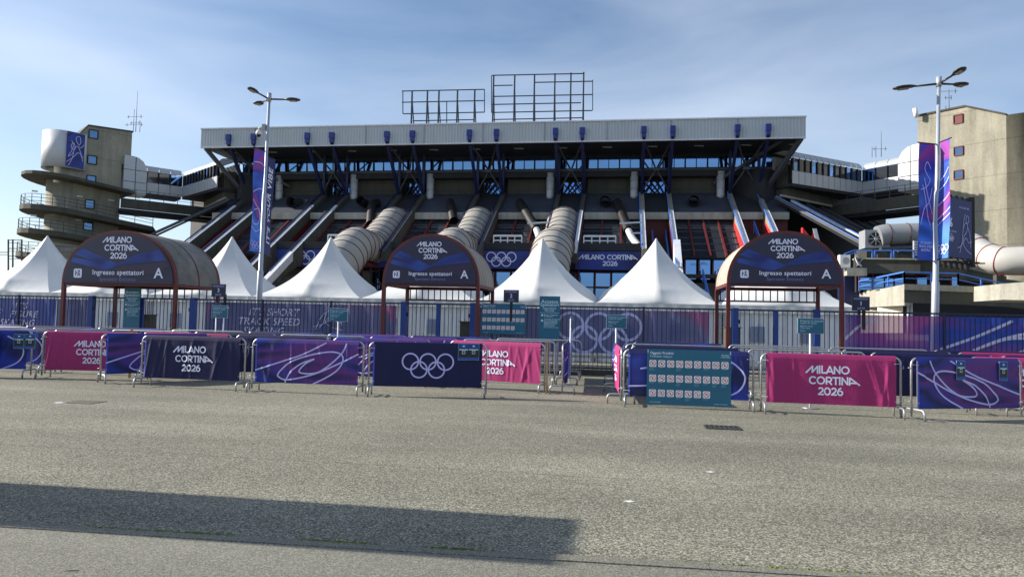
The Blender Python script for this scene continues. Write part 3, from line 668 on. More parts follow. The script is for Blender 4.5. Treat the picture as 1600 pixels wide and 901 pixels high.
# ================================================================== SKY BRIDGES AND TOWERS
TX, TY = 26.6+.0, 70.2
def mirx(v, mir): return Vector((2*XC-v.x, v.y, v.z)) if mir else v
def bridge(mir):
    side = 'left' if mir else 'right'
    t = thing('sky_bridge', 'enclosed white panelled footbridge from the arena to the '+('shaded tower with round balconies' if mir else 'sunlit concrete tower'), 'footbridge', mirx(Vector((22, 73, 0)), mir), 'panelled bridges linking the arena to its towers')
    K0 = Vector((XR-.6, 68.2, 0)); K1 = Vector((23.4, 74.0, 0)); K2 = Vector((27.4, 69.4, 0))
    for si, (a, b_, n, rev) in enumerate(((K0, K1, 12, 0), (K1, K2, 5, 0))):
        d = (b_-a); L = d.length; d.normalize(); nn = Vector((d.y, -d.x, 0))   # outward = towards the viewer / outside
        if nn.y > 0: nn = -nn
        def Q(s, o, z): return mirx(a+d*s+nn*o+Vector((0, 0, z)), mir)
        zb, z1, z2, zt = 14.95, 16.15, 17.35, 17.9
        zd = .5 if si else 0
        for k in range(n):
            s0, s1 = L*k/n+.03, L*(k+1)/n-.03
            prof = [(0, zb), (.02, z1)]
            g = MB(); g.prism([Q(s0, 0, zb), Q(s1, 0, zb), Q(s1, 0, z1), Q(s0, 0, z1)], nn*.0+mirx(nn*-.1+Vector((XC, 0, 0)), mir)-mirx(Vector((XC, 0, 0)), mir)); g.build('lower_panel', 'white_panel', t)
            g = MB(); g.prism([Q(s0+.05, -.06, z1+.05), Q(s1-.05, -.06, z1+.05), Q(s1-.05, -.06, z2), Q(s0+.05, -.06, z2)], (0, .05, 0)); wn = g.build('window', 'darkglass' if k % 3 else 'mirror', t)
            g = MB(); g.bar(Q(s0, 0, z1), Q(s0, 0, z2), .12); g.build('mullion', 'dark', wn)
            g = MB(); pr = [(.0, z2+.05), (-.12, z2+.4), (-.45, z2+.7), (-1.1, z2+.85), (-2.4, z2+.85)]
            b = len(g.v); g.smooth = True
            for (o, z) in pr: g.v += [Q(s0, o, z), Q(s1, o, z)]
            for i in range(len(pr)-1): g.face([b+2*i, b+2*i+1, b+2*i+3, b+2*i+2])
            g.build('roof_panel', 'white_panel', t)
        g = MB(); A_ = [Q(0, -.1, zb-.25), Q(L, -.1, zb-.25), Q(L, -2.6, zb-.25), Q(0, -2.6, zb-.25)]
        g.loft(A_, [v+Vector((0, 0, .25)) for v in A_]); g.build('floor_slab', 'dark', t)
        g = MB(); A_ = [Q(0, -2.3, zb), Q(L, -2.3, zb), Q(L, -2.4, zb), Q(0, -2.4, zb)]; g.loft(A_, [v+Vector((0, 0, 2.9)) for v in A_]); g.build('rear_wall', 'white_panel', t)
        g = MB(); A_ = [Q(0, -.2, z1+.01), Q(L, -.2, z1+.01), Q(L, -.25, z1+.01), Q(0, -.25, z1+.01)]; g.loft(A_, [v+Vector((0, 0, 1.2)) for v in A_]); g.build('inner_blind', 'dark', t)
    # rounded end box at the tower
    a = K2-(K2-K1).normalized()*2.3; d = (K2-K1).normalized(); nn = Vector((d.y, -d.x, 0)); nn = -nn if nn.y > 0 else nn
    def Q(s, o, z): return mirx(a+d*s+nn*o+Vector((0, 0, z)), mir)
    for j, (z0, z1) in enumerate(((14.6, 15.9), (15.95, 17.2))):
        for k in range(2):
            g = MB(); g.loft([Q(k*1.15, .5, z0), Q(k*1.15+1.12, .5, z0), Q(k*1.15+1.12, -2.4, z0), Q(k*1.15, -2.4, z0)], [Q(k*1.15, .5, z1), Q(k*1.15+1.12, .5, z1), Q(k*1.15+1.12, -2.4, z1), Q(k*1.15, -2.4, z1)]); g.build('end_panel', 'white_panel', t)
    g = MB(); pr = [(0, 17.25), (.1, 17.8), (.4, 18.3), (.9, 18.65), (1.4, 18.75), (2.27, 18.75), (2.27, 17.25)]
    g.prism([Q(s, .5, z) for s, z in pr], Q(0, -2.4, 0)-Q(0, .5, 0)); g.build('end_cap', 'white_panel', t)
    g = MB()
    for z in (15.925, 17.225): g.bar(Q(-.01, .51, z), Q(2.28, .51, z), .05); g.bar(Q(-.01, .5, z), Q(-.01, -2.4, z), .05)
    g.bar(Q(1.135, .51, 14.6), Q(1.135, .51, 18.7), .05); g.build('panel_joint', 'brace', t)
    # lower open walkway
    w_ = thing('walkway_bridge', 'open concrete walkway with thin railings below the panelled bridge on the '+side, 'footbridge', mirx(Vector((24, 71, 0)), mir), 'open walkways below the panelled bridges')
    a, b_ = (P(1312, 322, 74), P(1440, 309, 68.2)); a.z = b_.z = 12.9
    d = (b_-a).normalized(); nn = Vector((d.y, -d.x, 0)); nn = -nn if nn.y > 0 else nn; L = (b_-a).length
    def Q(s, o, z): return mirx(a+d*s+nn*o+Vector((0, 0, z)), mir)
    def bx(s0, s1, o0, o1, z0, z1): return ([Q(s0, o1, z0), Q(s1, o1, z0), Q(s1, o0, z0), Q(s0, o0, z0)], [Q(s0, o1, z1), Q(s1, o1, z1), Q(s1, o0, z1), Q(s0, o0, z1)])
    g = MB(); g.loft(*bx(-3, L, 0, .25, -.1, .95)); g.build('parapet', 'concrete_dark', w_)
    g = MB(); g.loft(*bx(-3, L, -3.2, -.01, -.45, -.12)); g.build('deck', 'dark', w_)
    g = MB(); 
    for z in (1.3, 1.65, 2.0): g.bar(Q(-2, .12, z), Q(L, .12, z), .04)
    for k in range(8): g.bar(Q(-2+k*(L+2)/7, .12, .95), Q(-2+k*(L+2)/7, .12, 2.0), .05)
    g.build('railing', 'brace', w_)
bridge(False); bridge(True)

def stad(W_, T, ext, zs_, z0, z1, org, d, nb, tail=0.0, cap=False):
    """closed plan outline: face line s=0..-W, rounded far end, back line, widened by ext"""
    out = [(tail, ext)]
    out.append((-W_+T/2, ext))
    for k in range(1, 12): t = k/12*math.pi; out.append((-W_+T/2-math.sin(t)*(T/2+ext), -T/2+math.cos(t)*(T/2+ext)))
    out.append((-W_+T/2, -T-ext)); out.append((tail, -T-ext))
    if tail > 0: out.append((tail+1.3, -T/2+1.2))
    return [org+d*s+nb*o for s, o in out]
def tower(mir):
    th_ = R(37) if mir else R(45)
    d = Vector((-math.sin(th_), math.cos(th_), 0)); nb = Vector((-math.cos(th_), -math.sin(th_), 0))      # right tower: d points to its far left end, face looks left-front
    org = P(1434, 250, 70.0); org.z = 0
    p0 = org; n0 = nb
    W_ = 15.2; T = 7.0
    zl = PP(1434, 182, p0, n0).z; za = PP(1508, 167, p0, n0); zr = PP(1572, 180, p0, n0)
    sa = (za-org).dot(d); sr = (zr-org).dot(d)
    if not mir: print('tower', org, zl, za, zr, sa, sr)
    W_ = -sr+T/2
    if mir: W_, T = 7.4, 4.0
    def Q(s, o, z): return mirx(org+d*s+nb*o+Vector((0, 0, z)), mir)
    t = thing('concrete_tower', 'shaded concrete stair tower with stacked round balconies and a curved white panel' if mir else 'sunlit concrete tower with three small square windows on its tall face', 'tower', mirx(org+d*(-W_/2)-nb*3, mir))
    ztop_r = zr.z
    pts = [(-W_+T/2, 0), (0, 0)]
    # body: front polygon extruded back, corbel at the top near the bridge
    zc = 18.9 if not mir else 18.6
    g = MB()
    sa = sa if not mir else -4.3
    poly = [(-W_+T/2, 0), (-.9, 0), (-.9, zc-.9), (0, zc-.1), (0, zl), (sa, za.z), (-W_+T/2, ztop_r)]
    g.prism([Q(s, 0, z) for s, z in poly], Q(0, -T, 0)-Q(0, 0, 0)); 
    c = (-W_+T/2, -T/2); arcs = [Q(c[0], 0, 0)]+[Q(c[0]-math.sin(k/20*math.pi)*T/2, c[1]+math.cos(k/20*math.pi)*T/2, 0) for k in range(1, 20)]+[Q(c[0], -T, 0)]
    b = len(g.v); g.smooth = True; n = len(arcs)
    for p in arcs: g.v += [p, p+Vector((0, 0, ztop_r))]
    for i in range(n-1): g.face([b+2*i, b+2*i+2, b+2*i+3, b+2*i+1] if mir else [b+2*i+1, b+2*i+3, b+2*i+2, b+2*i])
    g.smooth = False; g.face([b+2*i+1 for i in range(n)])
    g.build('wall', 'concrete', t)
    g = MB(); g.prism([Q(0.1, .12, zl), Q(sa, .12, za.z), Q(-W_+T/2, .12, ztop_r), Q(-W_+T/2, .12, ztop_r+.15), Q(sa, .12, za.z+.15), Q(0.1, .12, zl+.15)], Q(0, -T-.2, 0)-Q(0, 0, 0)); g.build('coping', 'concrete_dark', t)
    if not mir: wins = [(1497.5, 186, 'red'), (1498, 236, 'w'), (1498, 273, 'w')]
    else: wins = [(146, 210, 'w'), (144, 250, 'w'), (142.5, 281, 'w'), (140, 319, 'w'), (137.5, 353, 'w')]
    for (px, py, kd_) in wins:
        o0 = mirx(org, mir); nm = Vector((-nb.x, nb.y, 0)) if mir else nb; p = PP(px, py, o0, nm)
        dd = Vector((-d.x, d.y, 0)) if mir else d
        g = MB(); hw, hh = .42, .44
        if not mir: hw, hh = .36, .38
        fr = [(p+dd*a+Vector((0, 0, z))+nm*.03) for a, z in ((-hw, -hh), (hw, -hh), (hw, hh), (-hw, hh))]
        g.prism(fr, -nm*.1); wn = g.build('window', 'red' if kd_ == 'red' else 'tower_glass', t)
        g = MB()
        for i in range(4): g.bar(fr[i]+nm*.02, fr[(i+1) % 4]+nm*.02, .06, .1)
        g.build('frame', 'red' if not mir else 'dark', wn)
    if mir:
        # round balconies
        Wm = W_
        def ring(z, ext, th, tail, rail, tail2=None):
            out = [mirx(v, True) for v in stad(Wm, T, ext, None, 0, 0, org, d, nb, tail)]
            ax_ = Vector((-d.x, d.y, 0)); o_ = mirx(org, True)
            sl = lambda v: Vector((v.x, v.y, v.z-.12*(Wm+1.8+(v-o_).dot(ax_))))
            out = [sl(v) for v in out]
            g = MB(); g.prism([v+Vector((0, 0, z)) for v in out], (0, 0, th)); bl = g.build('balcony', 'concrete_dark', t)
            if rail:
                g = MB(); o2 = [sl(mirx(v, True)) for v in stad(Wm, T, ext-.1, None, 0, 0, org, d, nb, tail)]
                for zz in (.35, .7, 1.05): g.tube([v+Vector((0, 0, z+th+zz)) for v in o2[:-2]], .03, 5)
                L = 0; last = None
                for i in range(len(o2)-3):
                    m = max(1, int((o2[i+1]-o2[i]).length/1.5))
                    for k in range(m): q = o2[i].lerp(o2[i+1], k/m); g.bar(q+Vector((0, 0, z+th)), q+Vector((0, 0, z+th+1.05)), .045)
                g.build('railing', 'brace', bl)
        return t, ring, org, d, nb, W_, T, Q
    return t, None, org, d, nb, W_, T, Q
tR = tower(False); tL = tower(True)
t, ring, org, d, nb, W_, T, Q = tL
print('Ltower near end px', proj(Q(-W_, -T/2, 14)), 'face left', proj(Q(-W_+T/2, 0, 14)), proj(Q(0, 0, 14)))

# ------------------------------------------------ balconies, curved panel and aerials of the left tower
t, ring, org, d, nb, W_, T, Q = tL
def zat(px, py, s, o):      # height on the vertical line through plan point (s, o) seen at image row py
    q = Q(s, o, 0); x0 = (q-EYE).dot(f0); hz = 502+.0227*(px-800)
    return 1.6+(hz-py)*x0/F
zr1 = zat(30, 271, -W_-1.8, -T/2)
zz = [zr1, zat(28, 311, -W_-1.8, -T/2)-1.05, zat(26, 349, -W_-1.8, -T/2)-1.05, zat(22, 386, -W_-1.8, -T/2)-1.05]
print('rings z', zz)
ring(zz[0]-.1, 2.2, .32, -.1, False)
ring(zz[1], 2.2, .5, 1.9, True); ring(zz[2], 2.3, .5, 2.2, True); ring(zz[3], 2.3, .5, .5, True)
for z in (zz[1]+1.7, zz[2]+1.7):
    for s in (-8.5, -4.5, -1.5):
        g = MB(); a = Q(s, .02, z); b_ = Q(s-.5, .02, z+.12); g.prism([Q(s, .0, z), Q(s-.55, 0, z), Q(s-.55, 0, z+.13), Q(s, 0, z+.13)], Q(0, .25, 0)-Q(0, 0, 0)); g.build('wall_lamp', 'whitepaint', t)
# curved white panel with poster
zp0, zp1 = zat(128, 262, -6, .6), zat(128, 204, -6, .6)
e = .55
sA = -4.45
arcp = [(sA, e), (-W_+T/2, e)]+[(-W_+T/2-math.sin(k/12*math.pi)*(T/2+e), -T/2+math.cos(k/12*math.pi)*(T/2+e)) for k in range(1, 12)]
g = MB(); g.smooth = True; b = len(g.v)
inner = [(sA, e-.35), (-W_+T/2, e-.35)]+[(-W_+T/2-math.sin(k/12*math.pi)*(T/2+e-.35), -T/2+math.cos(k/12*math.pi)*(T/2+e-.35)) for k in range(1, 12)]
n = len(arcp)
up_ = lambda s: .07*(-s+sA)
for (s, o), (s2, o2) in zip(arcp, inner): g.v += [Q(s, o, zp0+up_(s)), Q(s, o, zp1+up_(s)), Q(s2, o2, zp0+up_(s)), Q(s2, o2, zp1+up_(s))]
for i in range(n-1):
    k = b+4*i; g.face([k, k+4, k+5, k+1]); g.face([k+2, k+3, k+7, k+6]); g.smooth = False; g.face([k, k+2, k+6, k+4]); g.face([k+1, k+5, k+7, k+3]); g.smooth = True
g.smooth = False; g.face([b, b+1, b+3, b+2])
pn = g.build('curved_panel', 'silver', t)
s1, s0 = -W_+T/2-.9, -4.65
pt = thing('poster', 'dark blue poster with line-drawn skaters on the curved white tower panel', 'poster', Q((s0+s1)/2, e, zp0))
g = MB(); g.prism([Q(s0, e+.02, zp0+.1+up_(s0)), Q(s1, e+.02, zp0+.1+up_(s1)), Q(s1, e+.02, zp1-.05+up_(s1)), Q(s0, e+.02, zp1-.05+up_(s0))], Q(0, .05, 0)-Q(0, 0, 0)); g.build('sheet', 'poster', pt)
pc = Q((s0+s1)/2, e+.09, (zp0+zp1)/2+up_((s0+s1)/2)); axx = (Q(-1, 0, 0)-Q(0, 0, 0)) * -1
if axx.x < 0: axx = -axx
pl = planar(pc, axx, (0, 0, 1), .01)
wP, hP = abs(s1-s0), zp1-zp0
SK = [[(.25, .78), (.36, .66), (.3, .5), (.1, .3), (.32, .38), (.55, .62), (.75, .52), (.95, .2)], [(.62, .7), (.5, .82), (.58, .92), (.74, .9), (.78, .76), (.68, .66), (.6, .74)],
      [(.0, .12), (.2, .2), (.42, .3), (.68, .44), (.98, .3)], [(.3, .52), (.24, .62), (.36, .72), (.46, .6), (.34, .5)], [(.12, .02), (.3, .2), (.4, .42)], [(.7, .62), (.82, .6), (.98, .7)]]
def lines_art(mb, arts, w_, h_, plc, wd, nrm):
    for j, a in enumerate(arts):
        q = catmull([(x, y, 0) for x, y in a], 7); mb.ribbon([nrm*(.002*j)+plc((v.x-.5)*w_, (v.y-.5)*h_) for v in q], wd, nrm)
nP = axx.cross(Vector((0, 0, 1)))
g = MB(); lines_art(g, SK, wP*.95, hP*.92, pl, .05, nP); g.build('drawing', 'lav', pt)

def aerial(label, base, h, bars, side=(), m='brace'):
    a = thing('roof_aerial', label, 'aerial', base)
    g = MB(); b0 = Vector(base); g.tube([b0, b0+Vector((0, 0, h))], [.035, .018], 6); g.build('mast', m, a)
    for (z, w_) in bars:
        g = MB(); g.bar(b0+Vector((-w_*.6, 0, z)), b0+Vector((w_*.4, 0, z)), .028); g.bar(b0+Vector((-w_*.5, 0, z-.15)), b0+Vector((-w_*.5, 0, z+.15)), .04); g.bar(b0+Vector((w_*.3, 0, z-.2)), b0+Vector((w_*.3, 0, z+.2)), .04); g.build('dipole', m, a)
    for (dx, hh) in side:
        g = MB(); g.tube([b0+Vector((dx, .2, 0)), b0+Vector((dx, .2, hh))], .028, 6); g.build('side_mast', m, a)
b0 = P(212, 206, 70.5); aerial('tall thin whip aerial cluster on the shaded tower', b0, 4.6, [(1.7, 1.9), (1.0, 1.2), (.8, 2.2)], [(-.45, 2.6), (.35, 1.3)])
b0 = P(1483, 171, 70); b0.z -= .4; aerial('short aerial on the roof of the sunlit tower', b0, 2.3, [(2.1, 1.8), (1.5, .6)], [(-.2, .8)])
b0 = P(1377, 245, 84); aerial('slim aerial behind the right-hand panelled bridge', b0, 2.9, [(.9, 1.5)], [(-.5, 1.3), (-.9, 1.2)])
g = MB(); b0 = P(1432, 182, 69.5); g.tube([b0+Vector((0, 0, -.1)), b0+Vector((-.15, 0, .75))], .2, 10); solo('panel_antenna', g, 'white_plastic', 'small white panel antenna on the near roof corner of the sunlit tower', 'antenna')

# poster wrapped on the rounded end of the right tower
t2, _, org2, d2, nb2, W2, T2, Q2 = tR
g = MB(); b = 0; k0_ = 3
for k in range(k0_, 15):
    a = k/20*math.pi; s = -W2+T2/2-math.sin(a)*(T2/2+.25); o = -T2/2+math.cos(a)*(T2/2+.25); g.v += [Q2(s, o, 12.5), Q2(s, o, 20.0)]
for i in range(11): g.face([2*i, 2*i+1, 2*i+3, 2*i+2])
solo('wrapped_banner', g, 'pole_banner', 'violet and blue banner wrapped round the curved end of the sunlit tower', 'banner')

# ================================================================== ESCALATOR TUBES
def esc_tube(label, px, py, pD, legs=True):
    """ribbed tube: leaves the building, drops, runs level, drops again"""
    c = P(px, py, 66.3); x = c.x; z0 = c.z
    dd = P(pD[0], pD[1], 56.5); x2 = P(pD[0], pD[1], 56.5).x
    path = [(69, z0+.1), (67.2, z0), (66.4, z0-.25), (65.4, z0-.85), (61.6, z0-3.0), (60.8, z0-3.3), (60.0, z0-3.35), (57.4, z0-3.35), (56.6, z0-3.55), (55.6, z0-4.1), (50, z0-7.4), (46.5, z0-9.4)]
    t = thing('escalator_tube', label, 'escalator tube', (x, 46.5, 0), 'ribbed escalator tubes climbing the arena front')
    pts = [Vector((x+(0 if y > 61 else 0), y, z)) for y, z in path]; fine = catmull(pts, 5)
    r = 1.62; g = MB(); g.smooth = True; n = 22; b = 0
    lst = []
    for i, p in enumerate(fine):
        dv = (fine[min(i+1, len(fine)-1)]-fine[max(i-1, 0)]).normalized(); u = Vector((1, 0, 0)); v = dv.cross(u); v = v if v.z > 0 else -v; lst.append((p, u, v))
        for k in range(n): a = 2*math.pi*k/n; y_ = math.sin(a); y_ = max(y_, -.72); g.v.append(p+u*math.cos(a)*r+v*y_*r)
    for i in range(len(fine)-1):
        for k in range(n): k2 = (k+1) % n; g.face([i*n+k2, i*n+k, (i+1)*n+k, (i+1)*n+k2])
    g.build('shell', 'tube', t)
    # seams every 1.15 m
    s = 0; nxt = 1.0; g = MB()
    for i in range(1, len(fine)):
        s += (fine[i]-fine[i-1]).length
        if s > nxt:
            nxt += .95; p, u, v = lst[i]
            ring_ = [p+u*math.cos(2*math.pi*k/n)*(r+.012)+v*max(math.sin(2*math.pi*k/n), -.72)*(r+.012) for k in range(n+1)]
            g.tube(ring_, .045, 5, False)
    g.build('seam', 'seam', t)
    g = MB()
    for i in range(0, len(pts)-1):
        if pts[i].y < 66.6: g.bar(pts[i]+Vector((0, 0, -1.5)), pts[i+1]+Vector((0, 0, -1.5)), 2.0, .3)
    g.build('truss', 'red', t)
    g = MB()
    for i in range(9):
        y = 64.5-i*2.05; p = min(fine, key=lambda q: abs(q.y-y)); 
        for sx in (-.95, .95): g.bar((x+sx, y, p.z-1.6), (x+sx, y, max(.0, p.z-3.6-.0)), .1)
    for i in range(8):
        y0, y1 = 64.5-i*2.05, 64.5-(i+1)*2.05; a = min(fine, key=lambda q: abs(q.y-y0)).z; b_ = min(fine, key=lambda q: abs(q.y-y1)).z
        for sx in (-.95, .95): g.bar((x+sx, y0, a-3.55), (x+sx, y1, max(.1, b_-3.55)), .1)
    g.build('support_frame', 'dark', t)
    g = MB()
    for (y, zb) in ((60.2, z0-5.2), (57, z0-5.2), (51.5, z0-8.5)):
        if zb > .3: g.box((x-.35, y-.25, 0), (x+.35, y+.25, zb-.02))
    g.build('pier', 'concrete_dark', t)
M['seam'] = mat('dark_seam', lin(84, 52, 50), .7, 0, .1, 3)
esc_tube('leftmost ribbed escalator tube climbing the arena front behind the tent by the left lamp post', 612, 347, (548, 377))
esc_tube('middle ribbed escalator tube behind the middle entrance canopy', 745, 347, (708, 370))
esc_tube('rightmost ribbed escalator tube beside the banner reading milano cortina', 880, 347, (861, 370))

# ================================================================== BANNERS ON THE FACADE
def facade_banner(label, x0, x1, cx, kind):
    a, b_ = P(x0, 410, 60).x, P(x1, 410, 60).x; z0, z1 = 6.12, 7.68
    t = thing('facade_banner', label, 'banner', ((a+b_)/2, 60, z0), 'banners along the canopy edge of the arena')
    g = MB(); g.box((a, 60.04, z0), (b_, 60.1, z1)); g.build('sheet', 'facade_banner', t)
    pl = planar((P(cx, 408, 60.0).x, 60.03, 6.92), (1, 0, 0), (0, 0, 1))
    g = MB()
    if kind == 'rings': rings(g, .40, .085, pl); g.build('ring_emblem', 'letter', t)
    else: stroke_text(g, LOGO2, .40, pl, 1.35, .2); g.build('lettering', 'letter', t)
facade_banner('facade banner with white ring emblem behind the tents beside the left lamp post', 421, 560, 470, 'rings')
facade_banner('facade banner left of the middle canopy, its writing half hidden by the canopy', 575, 700, 629, 'logo')
facade_banner('facade banner with white ring emblem just right of the middle entrance canopy', 744, 858, 783, 'rings')
facade_banner('long facade banner showing the full white words on the arena centre right', 899, 1009, 953, 'logo')

# ================================================================== LOWER BUILDINGS RIGHT AND LEFT
YB = 44.0
B = thing('terrace_building', 'low stepped concrete building with blue rails below the sunlit tower', 'building', (P(1460, 480, YB).x, YB+6, 0))
def band(pts_top, pts_bot, th, name, m, parent):
    """front face through matching (px, py, Y) rows, thickened away from the viewer"""
    g = MB()
    for i in range(len(pts_top)-1):
        a, b_, c, d_ = P(*pts_bot[i]), P(*pts_bot[i+1]), P(*pts_top[i+1]), P(*pts_top[i]); e_ = Vector((0, th, 0))
        c = Vector((b_.x, b_.y, c.z)); d_ = Vector((a.x, a.y, d_.z))
        g.loft([a, b_, b_+e_, a+e_], [d_, c, c+e_, d_+e_])
    return g.build(name, m, parent)
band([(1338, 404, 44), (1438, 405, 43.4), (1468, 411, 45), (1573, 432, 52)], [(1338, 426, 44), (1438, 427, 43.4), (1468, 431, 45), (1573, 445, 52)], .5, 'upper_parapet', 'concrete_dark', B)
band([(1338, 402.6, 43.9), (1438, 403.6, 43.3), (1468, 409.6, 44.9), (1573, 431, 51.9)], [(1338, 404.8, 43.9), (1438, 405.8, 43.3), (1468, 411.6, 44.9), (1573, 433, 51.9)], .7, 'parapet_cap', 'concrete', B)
band([(1338, 424, 46), (1573, 444, 54)], [(1338, 456, 46), (1573, 476, 54)], .3, 'recessed_wall', 'dark', B)
g = MB(); g.prism([P(1338, 415, 44.6), P(1438, 416, 44.6), P(1600, 440, 56), P(1600, 440, 66), P(1338, 415, 60)], (0, 0, -.3)); g.build('terrace_slab', 'concrete_dark', B)
for (a, b_, y) in ((1343, 1361, 441), (1364, 1381, 440), (1382, 1397, 440), (1397, 1412, 440), (1432, 1447, 441), (1453, 1459, 444), (1486, 1497, 445)):
    p, q = P(a, y, 45.8), P(b_, y, 45.8); g = MB(); g.box((p.x, 45.7, p.z-.45), (q.x, 45.78, p.z+.45)); wn = g.build('window', 'mirror', B)
    g = MB(); g.box((p.x-.07, 45.66, p.z-.5), (p.x-.002, 45.8, p.z+.5)); g.build('frame', 'red', wn)
# lower level: sunlit return wall and long front
p0 = P(1343, 458, 46.5); p1 = P(1413, 444, 41.0); p2 = P(1413, 477, 41.0); pb = P(1343, 466, 46.5)
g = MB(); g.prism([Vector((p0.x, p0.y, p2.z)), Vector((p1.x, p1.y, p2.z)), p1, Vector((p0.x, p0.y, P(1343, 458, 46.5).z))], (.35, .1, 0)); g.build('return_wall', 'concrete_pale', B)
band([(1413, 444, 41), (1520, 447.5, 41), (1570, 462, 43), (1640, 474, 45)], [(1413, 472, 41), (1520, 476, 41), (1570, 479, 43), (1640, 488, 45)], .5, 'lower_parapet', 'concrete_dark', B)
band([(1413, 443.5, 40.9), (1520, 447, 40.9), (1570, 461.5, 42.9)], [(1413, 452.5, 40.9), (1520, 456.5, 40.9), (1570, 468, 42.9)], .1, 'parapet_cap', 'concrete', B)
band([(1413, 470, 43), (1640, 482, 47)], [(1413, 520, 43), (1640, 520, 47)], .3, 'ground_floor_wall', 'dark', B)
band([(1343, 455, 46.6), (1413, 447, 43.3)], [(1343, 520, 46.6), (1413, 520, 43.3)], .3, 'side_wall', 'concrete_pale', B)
band([(1372, 477, 44.2), (1411, 477, 42.6)], [(1372, 520, 44.2), (1411, 520, 42.6)], .1, 'roller_door', 'garage', B)
for x in (1419, 1424): g = MB(); g.tube([P(x, 472, 42.4), P(x, 520, 42.4)], .07, 8); g.build('downpipe', 'whitepaint', B)
# blue rails on both levels
def rail(pts, h, m, parent, nm='railing', posts=1.6, mids=(.5,)):
    g = MB()
    for a, b_ in zip(pts, pts[1:]):
        a, b_ = Vector(a), Vector(b_); L = (b_-a).length; k = max(1, round(L/posts))
        g.bar(a+Vector((0, 0, h)), b_+Vector((0, 0, h)), .07)
        for q in mids: g.bar(a+Vector((0, 0, h*q)), b_+Vector((0, 0, h*q)), .045)
        for i in range(k+1): p = a.lerp(b_, i/k); g.bar(p, p+Vector((0, 0, h)), .07)
    return g.build(nm, m, parent)
rail([P(1343, 455, 45.6), P(1413, 442.5, 41.2), P(1497, 445, 41.2), P(1568, 460, 43.2)], .62, 'bluerail', B, mids=(.45,))
for (a, b_) in ((1337, 1363), (1367, 1393), (1397, 1428)): rail([P(a, 404, 44.2), P(b_, 404, 44.1)], .48, 'bluerail', B, posts=9, mids=())
rail([P(1523, 417, 47), P(1560, 428, 50)], .5, 'brace', B)
rail([P(1320, 404, 44.2), P(1337, 398, 44.2)], .3, 'bluerail', B, posts=9)
# sunlit block at the far right
g = MB(); a, b_ = P(1567, 443, 38), P(1660, 436, 36); g.prism([a, Vector((a.x, a.y, P(1567, 468, 38).z)), Vector((b_.x, b_.y, P(1660, 470, 36).z)), b_], (0, 3, 0))
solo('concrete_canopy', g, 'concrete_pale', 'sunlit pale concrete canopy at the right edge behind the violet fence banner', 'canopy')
g = MB(); g.prism([P(1320, 418, 46.5), P(1350, 430, 46.5), P(1350, 520, 46.5), P(1320, 520, 46.5)], (0, 1.5, 0)); g.build('louvre_block', 'strut', B)
# air conditioner, dish, fan unit
u = thing('air_conditioner', 'cream air conditioning box beside the satellite dish on the low building', 'air conditioner', P(1319, 416, 44))
c = P(1319, 409, 44); g = MB(); g.box((c.x-.28, 43.8, c.z-.35), (c.x+.28, 44.3, c.z+.4)); g.build('casing', 'white_plastic', u)
g = MB(); g.tube([Vector((c.x+.05, 43.79, c.z+.05)), Vector((c.x+.05, 43.76, c.z+.05))], .2, 16); g.build('fan_grille', 'acunit', u)
g = MB(); g.box((c.x+.1, 43.8, c.z-.8), (c.x+1.2, 44.4, c.z-.36)); g.build('bracket', 'concrete_pale', u)
u = thing('satellite_dish', 'tilted pale satellite dish on the low building', 'satellite dish', P(1338, 414, 43.8))
c = P(1338, 408, 43.8); g = MB(); g.smooth = True; ax = Vector((.75, -.5, .35)).normalized(); e1 = ax.orthogonal().normalized(); e2 = ax.cross(e1)
g.grid(lambda a, r: c+(e1*math.cos(a*2*math.pi)+e2*math.sin(a*2*math.pi))*r*.42+ax*(r*r*.12), 20, 5); g.build('dish', 'white_plastic', u)
g = MB(); g.bar(c, c+Vector((0, .2, -.5)), .06); g.bar(c-ax*.0+Vector((0, 0, -.3)), c+ax*.4, .03); g.build('arm', 'galv', u)
u = thing('fan_unit', 'grey fan unit at the end of the silver escalator tube', 'ventilation unit', P(1364, 384, 56))
c = P(1366, 374, 56); g = MB(); g.box((c.x-.7, 55.8, c.z-.65), (c.x+1.0, 57.2, c.z+.7)); g.build('casing', 'acunit', u)
g = MB(); g.tube([c+Vector((0, -.22, 0)), c+Vector((0, -.3, 0))], .5, 20); g.build('fan', 'rubber', u)
g = MB()
for k in range(4): a = k*math.pi/4; g.bar(c+Vector((-.48*math.cos(a), -.33, -.48*math.sin(a))), c+Vector((.48*math.cos(a), -.33, .48*math.sin(a))), .04)
g.tube([c+Vector((0, -.3, 0)), c+Vector((0, -.38, 0))], .12, 10); g.build('guard', 'galv', u)
def htube(label, pts, r, m, seamm, pitch=1.5):
    t = thing('walkway_tube', label, 'covered walkway', Vector((pts[0][0], pts[0][1], 0)) if False else P(*pts[0]))
    q = catmull([P(*p) for p in pts], 8); g = MB(); g.smooth = True; g.tube(q, r, 24); g.build('shell', m, t)
    s = 0; nx = pitch*.5; g = MB()
    for i in range(1, len(q)):
        L = (q[i]-q[i-1]).length; s += L
        if s > nx:
            nx += pitch; dv = (q[i]-q[i-1]).normalized(); a = dv.orthogonal().normalized(); c_ = dv.cross(a); g.tube([q[i]+(a*math.cos(k/12*math.pi)+c_*math.sin(k/12*math.pi))*(r+.01) for k in range(25)], .03, 5, False)
    g.build('seam', seamm, t); return t, q
tt, q = htube('silver ribbed walkway tube right of the fan unit', [(1372, 370, 56), (1385, 367, 56), (1410, 366, 56), (1440, 365, 56), (1475, 364, 56)], .8, 'tube_silver' if 'tube_silver' in M else 'silver', 'seam', 1.25)
g = MB(); a, b_ = q[0]+Vector((0, 0, -.95)), q[-1]+Vector((0, 0, -.95)); g.bar(a, b_, 1.4, .2)
